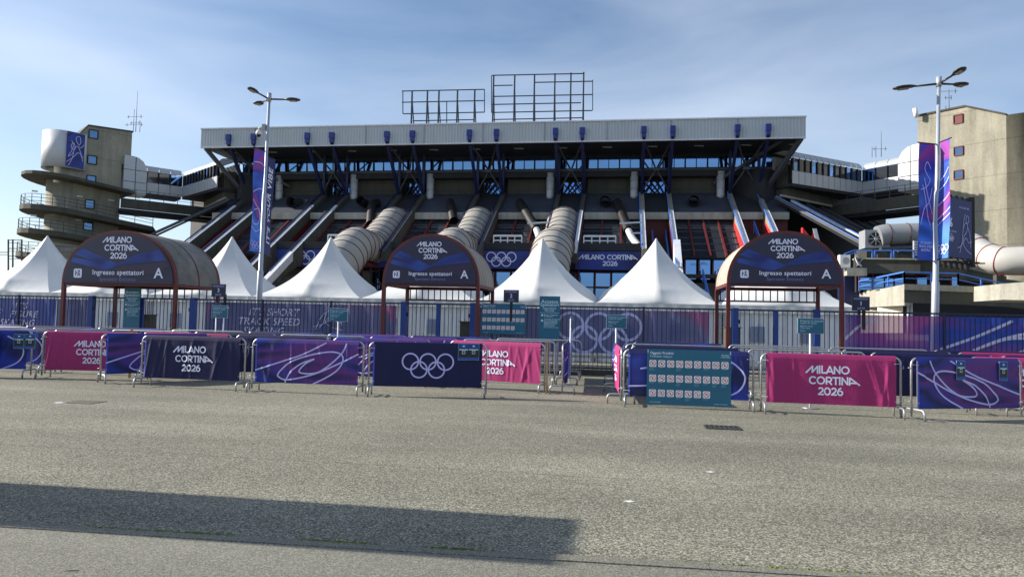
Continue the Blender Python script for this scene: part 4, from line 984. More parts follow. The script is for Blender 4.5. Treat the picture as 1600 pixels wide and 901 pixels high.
for k in range(7): p = a.lerp(b_, k/6); g.bar(p, Vector((p.x, p.y, p.z-2.6)), .14)
g.build('support_frame', 'brace', tt)
tt, q = htube('white walkway tube with red seams curving behind the billboard at the right edge', [(1500, 378, 49), (1518, 385, 48), (1540, 399, 47), (1565, 407, 46), (1600, 407, 45.5), (1660, 406, 45)], .82, 'tube_white', 'seamred', 1.0)
g = MB(); a, b_ = P(1560, 427, 46), P(1660, 427, 45); g.bar(a, b_, .3, .2); g.build('support_beam', 'redbright', tt)
for k in range(3): 
    p = a.lerp(b_, k/2); g = MB(); g.box((p.x-.2, p.y-.2, 0), (p.x+.2, p.y+.2, p.z-.1)); g.build('pier', 'concrete_dark', tt)
# ladder stack beside the pole banner
g = MB()
for y in range(378, 402, 4): g.bar(P(1428, y, 44.4), P(1446, y, 44.4), .1)
g.bar(P(1428, 376, 44.4), P(1428, 402, 44.4), .08); g.bar(P(1446, 376, 44.4), P(1446, 402, 44.4), .08)
solo('steel_rack', g, 'whitepaint', 'white steel rack on the terrace left of the right-hand pole banners', 'rack')
# billboard on the terrace roof
Bb = thing('billboard', 'dark blue billboard with a white emblem and a line-drawn skater on a black frame', 'billboard', P(1500, 412, 42))
c0, c1, c2, c3 = P(1475, 397, 41), P(1519, 408, 43), P(1519, 318, 43), P(1475, 304, 41)
c1 = Vector((c1.x, c1.y, c1.z)); c2.x, c2.y = c1.x, c1.y; c3.x, c3.y = c0.x, c0.y
c3.z = c2.z = (c2.z+c3.z)/2; c0.z = c1.z = (c0.z+c1.z)/2
axb = (c1-c0); wB = axb.length; hB = c3.z-c0.z; axb.normalize(); nB = axb.cross(Vector((0, 0, 1)))
g = MB(); g.prism([c0, c1, c2, c3], -nB*.12); g.build('sheet', 'pole_banner_navy', Bb)
plb = planar((c0+c1+c2+c3)/4, axb, (0, 0, 1), .03)
ATH = [[(.2, .05), (.35, .3), (.42, .55), (.5, .85), (.6, .95)], [(.42, .6), (.58, .75), (.72, .7), (.66, .55), (.5, .45), (.42, .3), (.6, .15), (.95, .05)], [(.66, .75), (.62, .86), (.74, .92), (.82, .82), (.7, .74)], [(.05, .15), (.3, .22), (.6, .4), (.8, .3), (1, .35)], [(.72, .66), (.86, .5), (.92, .2)]]
g = MB()
for j, a in enumerate(ATH):
    q = catmull([(x, y, 0) for x, y in a], 7); g.ribbon([nB*(.002*j)+plb((v.x*.55-.08)*wB, (v.y*.75-.45)*hB) for v in q], .035, nB)
g.build('drawing', 'lav', Bb)
g = MB()
for a in ([(-.05, .9), (.3, 1.0), (.4, .75), (0, .25), (.42, .2)], [(.85, 1.05), (.55, .6), (.5, .3), (.72, .15), (.92, .3), (.8, .5), (.58, .45)]):
    g.ribbon([plb(-.36*wB+v.x*.42, -.02+v.y*.5) for v in catmull([(x, y, 0) for x, y in a], 7)], .07, nB)
g.build('emblem', 'letter', Bb)
g = MB(); rings(g, .09, .025, lambda x, y, e=0: plb(-.27*wB+x, y-.62, e)); g.build('ring_emblem', 'letter', Bb)
g = MB(); font_text(g, 'MILANO CORTINA', .13, lambda x, y: plb(-.27*wB+x, y-.22), .01); g.build('lettering', 'lav', Bb); g = MB(); font_text(g, '2026', .13, lambda x, y: plb(-.27*wB+x, y-.38), .01); g.build('lettering', 'lav', Bb); g = MB()
font_text(g, 'IT\'S YOUR VIBE', .15, lambda x, y: plb(.2*wB+x, y+hB*.36), .01); g.build('lettering', 'lav', Bb)
g = MB(); g.bar(c0-nB*.25+Vector((0, 0, -.15)), c1-nB*.25+Vector((0, 0, -.15)), .2); g.bar(c3-nB*.25+Vector((0, 0, .12)), c2-nB*.25+Vector((0, 0, .12)), .12)
for k in range(6):
    p = c0.lerp(c1, k/5)-nB*.25; g.bar(p+Vector((0, 0, -.6)), p+Vector((0, 0, hB+.25)), .14); g.bar(p+Vector((0, 0, -.2)), p+nB*.9+Vector((0, 0, -.25)), .07)
g.bar(c1-nB*.2+axb*.25+Vector((0, 0, -.4)), c2-nB*.2+axb*.25+Vector((0, 0, .3)), .3, .4); g.build('frame', 'rubber', Bb)
# left terrace at the foot of the shaded tower
Lb = thing('terrace_block', 'low grey concrete terrace at the foot of the shaded tower behind the left canopy', 'building', P(110, 420, 50))
band([(73, 403, 50), (140, 404, 50)], [(73, 414, 50), (140, 415, 50)], 8, 'parapet', 'concrete', Lb)
band([(73, 414, 51), (140, 415, 51)], [(73, 470, 51), (140, 470, 51)], 6, 'lower_wall', 'concrete_dark', Lb)
band([(76, 378, 50.5), (80, 378, 50.5)], [(76, 402, 50.5), (80, 402, 50.5)], 5, 'end_fin', 'concrete', Lb)
rail([P(80, 403, 50.2), P(135, 404, 50.2)], .95, 'strut', Lb, posts=2.4)
for (a, b_, y, m) in ((12, 28, 372, 'brace'), (-30, 12, 400, 'strut')):
    pass
sc = thing('steel_stair', 'thin steel stair frame with handrails left of the shaded tower', 'stair', P(20, 415, 60))
for y in (375, 388, 400): rail([P(13, y+9, 60), P(34, y+9, 60)], .55, 'brace', sc, posts=1.0)
g = MB(); 
for x in (13, 20, 34): g.bar(P(x, 374, 60), P(x, 470, 60), .1)
g.build('frame', 'brace', sc)
rail([P(-40, 402, 62), P(13, 402, 62)], .5, 'strut', sc, 'blue_rail')
# distant low buildings and trees on the horizon, seen in the gaps
far = MB()
for i in range(26):
    x = -420+i*32+rng.uniform(-6, 6); h = rng.uniform(6, 13); far.box((x, 320+rng.uniform(0, 60), 0), (x+rng.uniform(14, 26), 345+rng.uniform(0, 20), h))
struct('distant_buildings', far, 'concrete_dark', 'stuff')

# ================================================================== TENTS
def make_tent(curtain=True):
    t = thing('pagoda_tent', 'x', 'tent', (0, 0, 0), 'white pagoda tents in a row behind the fence', local=True)
    H0, H1, hw = 2.42, 5.25, 2.5
    def prof(u):        # u 0 at eave .. 1 at peak
        return H0+.02+(H1-H0)*(.42*u+.58*u**2.6)
    g = MB(); g.smooth = True
    for s in range(4):
        def fn(a, v, s=s):
            w_ = hw*(1-v)+.05*v; x = (2*a-1)*w_; y = -w_; z = prof(v) - .16*math.sin(a*math.pi)*math.sin(v*math.pi)*(1-v)*0 + .02*math.sin(a*23)*max(0, .14-v)*3
            y -= (1-abs(2*a-1))*w_*min(.42, 1.1*v)
            c, n_ = math.cos(s*math.pi/2), math.sin(s*math.pi/2); return (x*c-y*n_, x*n_+y*c, z)
        g.grid(fn, 24, 26)
    g.build('roof', 'tent', t)
    g = MB(); g.smooth = True; r2 = random.Random(5)
    for s in range(4):
        c, n_ = math.cos(s*math.pi/2), math.sin(s*math.pi/2)
        def fn(a, v):
            x = (2*a-1)*hw; y = -hw-.02-.012*math.sin(a*60)*v; z = H0+.03-.30*v-.02*v*abs(math.sin(a*40)); return (x*c-y*n_, x*n_+y*c, z)
        g.grid(fn, 60, 3)
    g.build('valance', 'tent', t)
    for sx in (-1, 1):
        for sy in (-1, 1):
            g = MB(); g.box((sx*2.42-.05, sy*2.42-.05, 0), (sx*2.42+.05, sy*2.42+.05, H0)); g.build('leg', 'galv', t)
    g = MB(); g.tube([(0, 0, H1-.1), (0, 0, H1+.06), (0, 0, H1+.12)], [.07, .06, .02], 8); g.build('finial', 'tent', t)
    if curtain:
        g = MB(); g.smooth = True
        def fn(a, v):
            x = (2*a-1)*2.4; return (x, -2.36+.05*math.sin(a*95)+.02*math.sin(a*211), .03+2.2*v)
        g.grid(fn, 190, 3); cu = g.build('curtain', 'tentwall', t)
        for cx in (-1.15, .75):
            g = MB(); g.box((cx-.26, -2.45, 1.0), (cx-.012, -2.43, 1.62)); g.box((cx+.012, -2.45, 1.0), (cx+.26, -2.43, 1.62)); g.build('film_window', 'curtain_window', cu)
    return t
TK = {-6: 'leftmost tent peak, left of the left entrance canopy', -5: 'white pagoda tent hidden behind the left entrance canopy', -4: 'white pagoda tent between the left canopy and the left lamp post',
      -3: 'white pagoda tent in front of the leftmost escalator tube', -2: 'white pagoda tent with curtains behind the middle gate', -1: 'white pagoda tent with its peak against the rightmost escalator tube',
      0: 'white pagoda tent in front of the outdoor stairs', 1: 'white pagoda tent with curtains behind the right gate'}
proto = make_tent()
for i, k in enumerate(range(-6, 2)):
    o = proto if i == 0 else dup(proto)
    o.location = (1.46+5.0*k, 31.5, 0); o['label'] = TK[k] if k != -6 else 'leftmost white pagoda tent, left of the left entrance canopy'
for k in range(-6, 2):    # small floodlamps at the valleys
    if k in (-3, -2, 0, -4):
        c = Vector((1.46+5*k-2.5, 28.6, 2.2)); t = thing('flood_lamp', {-4: 'small floodlamp at the tent corner over the left gate', -3: 'small floodlamp between the tents right of the left lamp post', -2: 'small floodlamp between tents left of the middle gate', 0: 'small floodlamp at the tent corner above the big rings'}[k], 'lamp', c, 'small floodlamps at the tent corners')
        g = MB(); g.tube([c+Vector((0, .05, 0)), c+Vector((0, -.1, -.05))], [.08, .11], 12); g.build('lamp_head', 'white_plastic', t)
        g = MB(); g.bar(c, c+Vector((0, .1, .25)), .03); g.build('bracket', 'galv', t)

# ================================================================== ENTRANCE CANOPIES
def canopy(label, x0, x1, zb, ztop, ybk=24.0, shell='archshell', hoops=(.5,)):
    yf = 21.5; cx = (x0+x1)/2; rx = (x1-x0)/2; rz = ztop-zb
    t = thing('entrance_canopy', label, 'entrance canopy', (cx, yf, 0), 'arched entrance canopies over the gates')
    N = 30
    A_ = lambda k, r=0: Vector((cx-(rx+r)*math.cos(k/N*math.pi), 0, zb+(rz+r)*math.sin(k/N*math.pi)**.92))
    for (y, nm) in ((yf, 'front_arch'), (ybk, 'rear_arch')):
        g = MB()
        for k in range(N): g.bar(A_(k)+Vector((0, y, 0)), A_(k+1)+Vector((0, y, 0)), .09, .13, (0, 1, 0))
        g.bar((x0, y, zb), (x1, y, zb), .08, .1); g.build(nm, 'archsteel', t)
    for q in hoops:
        g = MB(); y = yf+(ybk-yf)*q
        for k in range(N): g.bar(A_(k, .03)+Vector((0, y, 0)), A_(k+1, .03)+Vector((0, y, 0)), .025 if len(hoops) > 1 else .05, .045, (0, 1, 0))
        g.build('middle_hoop', 'archsteel', t)
    for x in (x0, x1):
        for y in (yf, ybk): g = MB(); g.box((x-.14, y-.14, 0), (x+.14, y+.14, .02)); g.box((x-.08, y-.08, .02), (x+.08, y+.08, .1)); g.build('base_plate', 'galv', t)
    for x in (x0, x1):
        for y in (yf, ybk): g = MB(); g.box((x-.055, y-.055, 0), (x+.055, y+.055, zb)); g.build('leg', 'archsteel', t)
        g = MB(); g.bar((x, yf, zb), (x, ybk, zb), .08, .1); g.build('side_beam', 'archsteel', t)
    g = MB(); g.smooth = True
    for k in range(N):
        a, b_ = A_(k, .01), A_(k+1, .01); a2, b2 = A_(k, .04), A_(k+1, .04)
        y0, y1 = yf+.05, ybk-.05
        i = len(g.v); g.v += [a+Vector((0, y0, 0)), b_+Vector((0, y0, 0)), b_+Vector((0, y1, 0)), a+Vector((0, y1, 0)), a2+Vector((0, y0, 0)), b2+Vector((0, y0, 0)), b2+Vector((0, y1, 0)), a2+Vector((0, y1, 0))]
        g.face([i, i+1, i+2, i+3]); g.face([i+4, i+7, i+6, i+5]); g.face([i, i+4, i+5, i+1]); g.face([i+3, i+2, i+6, i+7])
    g.build('shell', shell, t)
    g = MB()
    for y in (ybk,):      # slatted infill at the rear
        for k in range(14):
            x = x0+(x1-x0)*(k+.5)/14; g.bar((x, y, zb-.02), (x, y, zb-.38), .03)
        g.bar((x0, y, zb-.4), (x1, y, zb-.4), .05)
    g.build('rear_grille', 'dark', t)
    # sign board in the arch
    s = thing('entrance_sign', label.replace('canopy', 'sign board').replace('arched', 'half-round'), 'sign', (cx, yf-.06, zb), 'half-round entrance signs in the canopies')
    s['label'] = {'left': 'half-round navy sign reading ingresso spettatori in the wide left canopy', 'middle': 'half-round navy sign reading ingresso spettatori in the middle canopy', 'right': 'half-round navy sign reading ingresso spettatori in the right canopy'}[label.split()[1] if label.split()[1] in ('left', 'middle', 'right') else 'left']
    yb = yf-.09; g = MB(); pts = [Vector((cx-(rx-.05)*math.cos(k/N*math.pi), yb, zb+.03+(rz-.08)*math.sin(k/N*math.pi)**.92)) for k in range(N+1)]
    g.prism(pts, (0, .04, 0)); bd = g.build('board', 'signnavy', s)
    inside = lambda x: zb+.03+(rz-.1)*math.sqrt(max(0, 1-((x-cx)/(rx-.07))**2))
    # printed facets: left blue band and right plum/blue band
    def facet(poly, m, e):
        g = MB(); g.prism([Vector((cx+x*rx, yb-e, zb+z*rz)) for x, z in poly], (0, .002, 0)); g.build('printed_facet', m, s)
    facet([(-.82, .50), (.02, .36), (-.24, .26), (-.86, .42)], 'signblue', .004)
    facet([(-.8, .56), (-.66, .68), (.02, .37), (-.2, .36)], 'signblue', .0055)
    facet([(-.05, .36), (.84, .46), (.72, .66), (.3, .56)], 'signblue', .0045)
    facet([(-.1, .30), (.84, .44), (.88, .36), (.7, .2), (.1, .2)], 'signplum', .0035)
    k = rx/1.55
    pl = planar((cx, yb-.009, zb+rz*.69), (1, 0, 0), (0, 0, 1))
    g = MB(); stroke_text(g, LOGO3, .148*k, lambda x, y: pl(x, y), 1.35, .19); g.build('lettering', 'letter', s)
    pl = planar((cx, yb-.009, zb+rz*.22), (1, 0, 0), (0, 0, 1))
    g = MB(); font_text(g, 'Ingresso spettatori', .175*k, pl, .02); g.build('lettering', 'letter', s)
    g = MB(); font_text(g, 'Spectator Entrance', .13*k, lambda x, y: pl(x, y-.17*k), .0); g.build('lettering', 'lavdim', s)
    g = MB(); font_text(g, 'A', .36*k, lambda x, y: pl(x+rx*.72, y-.02), .03); g.build('lettering', 'letter', s)
    c = Vector((cx-rx*.72, yb-.009, zb+rz*.2)); h = .115*k
    g = MB(); rr = h*.35; pts = []
    for (sx, sz, a0) in ((1, -1, -90), (1, 1, 0), (-1, 1, 90), (-1, -1, 180)):
        for q in range(5): a = R(a0+q*22.5); pts.append(c+Vector((sx*(h-rr)+rr*math.cos(a), 0, sz*(h-rr)+rr*math.sin(a))))
    g.prism(pts, (0, -.003, 0)); ic = g.build('pictogram', 'letter', s)
    g = MB(); y = -.0045
    for a, b_ in (((-.5, .6), (-.5, -.55)), ((-.5, .1), (.05, .1)), ((.3, .6), (.3, .0)), ((.3, 0), (-.05, -.55)), ((.3, 0), (.55, -.55)), ((0, .55), (.55, .55))):
        g.ribbon([c+Vector((a[0]*h, y, a[1]*h)), c+Vector((b_[0]*h, y, b_[1]*h))], h*.2, (0, -1, 0))
    g.build('symbol', 'signnavy', ic)
    return t
canopy('arched left entrance canopy, the widest, with a grey shell over gate three', -18.75, -14.6, 2.54, 4.32, shell='shell_grey')
canopy('arched middle entrance canopy with a striped beige shell over gate two', -7.42, -4.39, 2.68, 4.24, shell='archshell', hoops=(.12, .25, .38, .5, .62, .75, .88))
canopy('arched right entrance canopy with a maroon frame over gate one', 3.09, 6.23, 2.83, 4.36, shell='shell_beige', hoops=(.2, .4, .6, .8))

# ================================================================== FENCE, GATES, SCRIMS
YG = 22.2; FT = 2.13
def fence_panel(label, xa, xb, heavy=(), gate=False):
    t = thing('gate' if gate else 'barred_fence', label, 'gate' if gate else 'fence', ((xa+xb)/2, YG, 0), None if gate else 'dark barred fence panels')
    n = max(3, round((xb-xa)/.137)); g = MB()
    for i in range(1, n): x = xa+(xb-xa)*i/n; g.box((x-.009, YG-.009, .12), (x+.009, YG+.009, FT))
    g.build('bars', 'fence', t)
    for z in (.2, FT-.03): g = MB(); g.box((xa, YG-.02, z-.02), (xb, YG+.02, z+.03)); g.build('rail', 'fence', t)
    for x in heavy: g = MB(); g.box((x-.085, YG-.09, 0), (x+.085, YG+.09, FT+.03)); g.build('post', 'gatepost', t)
    if gate:
        c = (xa+xb)/2; g = MB(); g.box((c-.06, YG-.04, .05), (c+.06, YG+.04, FT)); g.build('meeting_stile', 'gatepost', t)
        for x, s_ in ((xa, 1), (xb, -1)):
            for z in (.5, 1.75): g = MB(); g.tube([(x+s_*.11, YG-.06, z-.06), (x+s_*.11, YG-.06, z+.06)], .028, 8); g.build('hinge', 'rubber', t)
        g = MB(); g.box((xa+.1, YG-.035, .3), (xb-.1, YG+.035, .36)); g.build('rail', 'gatepost', t)
    else:
        g = MB(); g.box((xb-.03, YG-.035, 0), (xb+.03, YG+.035, FT+.02)); g.build('post', 'fence', t)
    return t
X = lambda px: P(px, 490, YG).x
GL3 = (X(143), X(302)); GM = (X(632), X(739)); GR = (X(1149), X(1276))
def run(xa, xb, n, labels, h0=None, h1=None):
    for i in range(n):
        a, b_ = xa+(xb-xa)*i/n, xa+(xb-xa)*(i+1)/n; hv = []
        if i == 0 and h0 is not None: hv.append(h0)
        fence_panel(labels[i], a, b_-(.0), hv)
run(-29.5, GL3[0]-.09, 4, ['dark barred fence panel at the far left beyond the frame', 'dark barred fence panel over the figure skating lettering', 'dark barred fence panel just right of the figure skating lettering', 'dark barred fence panel ending at the left gate'])
fence_panel('double barred gate with blue posts under the left canopy', GL3[0], GL3[1], GL3, True)
run(GL3[1]+.09, GM[0]-.09, 3, ['dark barred fence panel right of gate three', 'dark barred fence panel over the short track lettering', 'dark barred fence panel left of the middle gate'])
fence_panel('double barred gate with blue posts under the middle canopy', GM[0], GM[1], GM, True)
run(GM[1]+.09, GR[0]-.09, 3, ['dark barred fence panel behind the fence-mounted forbidden objects board', 'dark barred fence panel in front of the big ring emblem', 'dark barred fence panel left of the right gate'])
fence_panel('double barred gate with blue posts under the right canopy', GR[0], GR[1], GR, True)
run(GR[1]+.09, 19.5, 4, ['dark barred fence panel behind the gate one plate', 'dark barred fence panel at the right lamp post', 'dark barred fence panel before the violet banner right of the lamp post', 'dark barred fence panel at the right end beyond the frame'])
g = MB(); g.box((GM[1]+.1, YG-.1, .0), (GR[0]-.1, YG+.12, .16)); solo('fence_plinth', g, 'concrete_dark', 'low concrete plinth under the fence below the big ring emblem', 'plinth')
g = MB(); g.box((GM[1]+.3, YG+.1, .52), (GR[0]-.2, YG+.16, .6)); solo('lower_rail', g, 'galv', 'pale horizontal rail behind the fence below the big ring emblem', 'rail')
def scrim(label, xa, xb, m, z0=.62, z1=2.03):
    t = thing('fence_banner', label, 'banner', ((xa+xb)/2, YG+.2, z0), 'printed mesh banners behind the fence bars')
    g = MB(); g.smooth = True; sd_ = xa
    g.grid(lambda u, v: (xa+(xb-xa)*u, YG+.1+.012*math.sin((xa+(xb-xa)*u)*9+v*2)+.01*math.sin((xa+(xb-xa)*u)*23), z0+(z1-z0)*v), max(12, int((xb-xa)*10)), 4)
    g.build('mesh_sheet', m, t); return t, (lambda x, z, e=0.0: Vector((x, YG+.068-e, z)))
s1, p_ = scrim('blue fence banner reading it is figure skating at the left edge', -29.5, X(84), 'scrim_left')
g = MB()
for txt, px, py in (("IT'S", 32, 478), ('FIGURE', 36, 491), ('SKATING', 26, 504)):
    c = P(px, py, YG+.06); font_text(g, txt, .32, lambda x, y: p_(c.x+x, c.z+y), .03, .25)
g.build('lettering', 'lettdim', s1)
g = MB(); c = P(0, 484, YG+.06); g.ribbon([p_(c.x+x, c.z+z) for x, z in ((-.8, .3), (-.2, .12), (.1, 0), (-.05, -.14), (-.6, -.3))], .03, (0, -1, 0)); g.build('drawing', 'lav', s1)
s1, p_ = scrim('plain slate banner between the figure skating banner and the left gate', X(86), GL3[0]-.15, 'scrim')
s1, p_ = scrim('slate fence banner reading it is short track speed skating', X(318), X(618), 'scrim')
g = MB()
for txt, px, py in (("IT'S SHORT", 427, 488), ('TRACK SPEED', 419, 502.5), ('SKATING', 411, 517)):
    c = P(px, py, YG+.06); font_text(g, txt, .34, lambda x, y: p_(c.x+x, c.z+y), .045, .25)
g.build('lettering', 'lettdim', s1)
g = MB(); c = P(513, 494, YG+.06)
for j, a in enumerate(ATH+[[(.1, 0), (.3, .5), (.55, .7)], [(.45, .9), (.35, 1.05), (.5, 1.12), (.62, 1.0)]]):
    g.ribbon([p_(c.x+(v.x-.5)*1.15, c.z+(v.y-.5)*1.0, .0015*j) for v in catmull([(x, y, 0) for x, y in a], 7)], .022, (0, -1, 0))
g.build('drawing', 'lettdim', s1)
s1, p_ = scrim('slate fence banner with the big lavender ring emblem', GM[1]+.2, GR[0]-.75, 'scrim', .68)
g = MB(); c = P(935.5, 520, YG+.06); rings(g, .405, .085, lambda x, y, e=0: p_(c.x+x, c.z+y, e)); g.build('ring_emblem', 'lettring', s1)
s1, p_ = scrim('violet and blue see-through fence banner with pale swirls behind the right lamp post', X(1322), 19.5, 'scrim_violet')
for j, a in enumerate(([(1320, 530), (1345, 508), (1380, 492), (1420, 480)], [(1468, 546), (1520, 528), (1570, 507), (1600, 492), (1640, 476)], [(1520, 548), (1560, 532), (1600, 522), (1640, 516)], [(1540, 540), (1570, 530), (1600, 528)], [(1580, 556), (1600, 548), (1640, 532)])):
    q = catmull([P(x, y, YG+.06) for x, y in a], 8); q = [Vector((v.x, YG+.068-.002*j, v.z)) for v in q if .7 < v.z < 1.96]
    if len(q) > 2: g = MB(); g.ribbon(q, .08, (0, -1, 0)); g.build('swirl_print', 'lettdim', s1)
M['lettdim'] = M['lettdim']
# grey service boxes behind the gates
for (px, y0, y1, lb) in ((225, 492, 520, 'dark olive service box behind the left gate'), (727, 503, 530, 'dark olive service box behind the middle gate'), (1141, 512, 540, 'dark olive service box left of the right gate')):
    c = P(px, y0, 23.5); g = MB(); g.box((c.x-.16, 23.4, 0), (c.x+.3, 23.8, c.z)); g.box((c.x-.19, 23.37, c.z), (c.x+.33, 23.83, c.z+.03)); solo('service_box', g, 'olive', lb, 'service box')

# ================================================================== SIGNS ON FENCE
def gate_plate(num, px0, px1, y0, y1, label, stalk):
    a, b_ = P(px0, y1, YG-.12), P(px1, y0, YG-.12); c = (a+b_)/2
    t = thing('gate_number_sign', label, 'sign', (c.x, c.y, a.z), 'gate number plates on the fence')
    g = MB(); g.box((a.x, YG-.15, a.z), (b_.x, YG-.12, b_.z)); g.build('plate', 'gate_sign', t)
    pl = planar((c.x, YG-.154, c.z), (1, 0, 0), (0, 0, 1)); h = b_.z-a.z
    g = MB(); font_text(g, 'INGRESSO', h*.21, lambda x, y: pl(x, y+h*.34), .0); font_text(g, 'GATE', h*.21, lambda x, y: pl(x, y-h*.34), .0); g.build('lettering', 'lav', t)
    g = MB(); font_text(g, num, h*.42, pl, .02); g.build('numeral', 'letter', t)
    g = MB(); g.box((c.x+stalk-.04, YG-.11, 1.6), (c.x+stalk+.04, YG-.04, a.z+.1)); g.build('stalk', 'dark', t)
gate_plate('3', 331, 353.5, 444, 463.5, 'navy plate reading ingresso 3 gate right of the left canopy', .2)
gate_plate('2', 787, 811, 453, 472, 'navy plate reading ingresso 2 gate above the forbidden objects board', 0)
gate_plate('1', 1331, 1358.5, 463.5, 485, 'navy plate reading ingresso 1 gate right of the right canopy', .1)
def access_board(label, px0, px1, y0, y1):
    a, b_ = P(px0, y1, YG-.16), P(px1, y0, YG-.16); c = (a+b_)/2; W_ = b_.x-a.x; H_ = b_.z-a.z; yy = YG-.2
    t = thing('access_board', label, 'sign board', (c.x, yy, a.z), 'tall teal spectator access boards')
    g = MB(); g.box((a.x, yy, a.z), (b_.x, yy+.03, b_.z)); g.build('board', 'teal', t)
    pl = planar((c.x, yy-.004, c.z), (1, 0, 0), (0, 0, 1))
    g = MB(); font_text(g, 'Accesso', W_*.23, lambda x, y: pl(x, y+H_*.38), .03); font_text(g, 'Spettatori', W_*.21, lambda x, y: pl(x, y+H_*.31), .03); 
    font_text(g, 'Spectator', W_*.17, lambda x, y: pl(x, y+H_*.235), .0); font_text(g, 'Access', W_*.17, lambda x, y: pl(x, y+H_*.185), .0); g.build('lettering', 'teal_text', t)
    g = MB(); g.add([pl(-W_*.47, H_*.131), pl(W_*.47, H_*.131), pl(W_*.47, H_*.137), pl(-W_*.47, H_*.137)], [(0, 1, 2, 3)])
    for k, (z, ls) in enumerate(((.08, 2), (-.04, 7))):
        pts = [pl(-W_*.36+W_*.055*math.cos(q*math.pi/6), H_*z-.0+W_*.055*math.sin(q*math.pi/6)) for q in range(12)]; g.add(pts, [tuple(range(12))])
    g.build('markers', 'teal_text', t)
    g = MB(); ws = ['Mostra il biglietto', 'all ingresso', 'Controlli di sicurezza', 'per entrare nella', 'venue, prepara gli', 'oggetti personali', 'Security checks', 'please prepare', 'your personal items']
    for k, wd in enumerate(ws):
        z = .085-.03*k-(.03 if k > 1 else 0); font_text(g, wd, W_*.088, lambda x, y: pl(x-W_*.27, y+H_*z), .0 if k > 5 else .015, align='LEFT')
    g.build('small_print', 'teal_text', t)
    g = MB(); g.box((a.x+.05, yy+.031, .0), (a.x+.09, yy+.06, b_.z-.1)); g.box((b_.x-.09, yy+.031, .0), (b_.x-.05, yy+.06, b_.z-.1)); g.build('leg', 'galv', t)
access_board('tall teal spectator access board under the left canopy', 193, 221, 449, 513)
access_board('tall teal spectator access board between the forbidden objects board and the rings', 842, 875.5, 463, 533)
def forbidden(label, cx, yy, z0, W_, H_, legs=False):
    t = thing('forbidden_objects_board', label, 'sign board', (cx, yy, z0), 'teal forbidden objects boards')
    g = MB(); g.box((cx-W_/2, yy, z0), (cx+W_/2, yy+.012, z0+H_)); g.build('board', 'teal', t)
    pl = planar((cx, yy-.003, z0+H_/2), (1, 0, 0), (0, 0, 1))
    g = MB(); font_text(g, 'Oggetti Proibiti', H_*.062, lambda x, y: pl(x-W_*.465, y+H_*.43), .02, align='LEFT'); g.build('lettering', 'letter', t)
    g = MB(); font_text(g, 'Forbidden Objects', H_*.052, lambda x, y: pl(x-W_*.465, y+H_*.37), .0, align='LEFT'); font_text(g, 'MILANO', H_*.035, lambda x, y: pl(x+W_*.43, y+H_*.42), .01); font_text(g, 'CORTINA', H_*.035, lambda x, y: pl(x+W_*.43, y+H_*.385), .01)
    font_text(g, 'milanocortina2026', H_*.026, lambda x, y: pl(x-W_*.465, y-H_*.45), 0, align='LEFT'); font_text(g, 'spectator information', H_*.026, lambda x, y: pl(x+W_*.38, y-H_*.45), 0); g.build('small_print', 'teal_text', t)
    rr = random.Random(11)
    g2 = MB()
    for row, cnt in enumerate((9, 9, 7)):
        for k in range(cnt):
            x = -W_*.43+k*W_*.107; z = H_*(.24-.265*row); h = H_*.062
            g = MB(); pts = []
            for (sx, sz, a0) in ((1, -1, -90), (1, 1, 0), (-1, 1, 90), (-1, -1, 180)):
                for q in range(3): a = R(a0+q*45); pts.append(pl(x+sx*(h*.75)+h*.25*math.cos(a), z+sz*(h*.75)+h*.25*math.sin(a)))
            g.prism([p+Vector((0, 0, 0)) for p in pts], (0, -.001, 0))
            g.m = 1; n = 20; b = len(g.v)
            for i in range(n):
                a = 2*math.pi*i/n
                for q in (h*.68, h*.84): v = pl(x+q*math.cos(a), z+q*math.sin(a)); v.y -= .002; g.v.append(v)
            for i in range(n): j = (i+1) % n; g.face([b+2*i, b+2*i+1, b+2*j+1, b+2*j])
            q = [pl(x+u*h, z+v*h) for u, v in ((-.54, .44), (-.44, .54), (.54, -.44), (.44, -.54))]
            for v in q: v.y -= .0022
            g.add(q, [(0, 2, 1, ), (0, 3, 2)] if False else [(0, 3, 2, 1)])
            g.m = 2; kind = rr.randrange(5)
            shp = {0: [(-.35, -.1), (.35, -.1), (.35, .2), (-.35, .25)], 1: [(-.12, -.45), (.12, -.45), (.12, .2), (0, .45), (-.12, .2)], 2: [(-.4, 0), (0, -.3), (.4, .1), (0, .3)], 3: [(-.3, -.3), (.3, -.3), (.1, .1), (.3, .35), (-.2, .3)], 4: [(-.4, .1), (.4, .22), (.4, .08), (-.1, -.1), (-.2, -.35), (-.35, -.3)]}[kind]
            q = [pl(x+u*h*.9, z+v*h*.9) for u, v in shp]
            for v in q: v.y -= .0016
            g.add(q, [tuple(range(len(q)))])
            g.build('pictogram', ['icon_white', 'icon_red', 'icon_black'], t)
            for li in range(rr.choice([1, 1, 2, 4])):
                w_ = h*rr.uniform(1.0, 1.8); zz_ = z-h*1.25-li*h*.26; g2.add([pl(x-h, zz_), pl(x-h+w_, zz_), pl(x-h+w_, zz_+h*.12), pl(x-h, zz_+h*.12)], [(0, 1, 2, 3)])
    g2.build('captions', 'teal_small', t)
    g = MB()
    for sx in (-1, 1): g.ribbon([pl(sx*W_*.49, H_*.49), pl(sx*W_*.49, H_*.43)], .012, (0, -1, 0))
    g.build('cable_tie', 'letter', t)
a, b_ = P(751.5, 521, YG-.1), P(822, 475, YG-.1)
forbidden('teal forbidden objects board mounted on the fence right of the middle gate', (a.x+b_.x)/2, YG-.1, a.z, b_.x-a.x, b_.z-a.z)
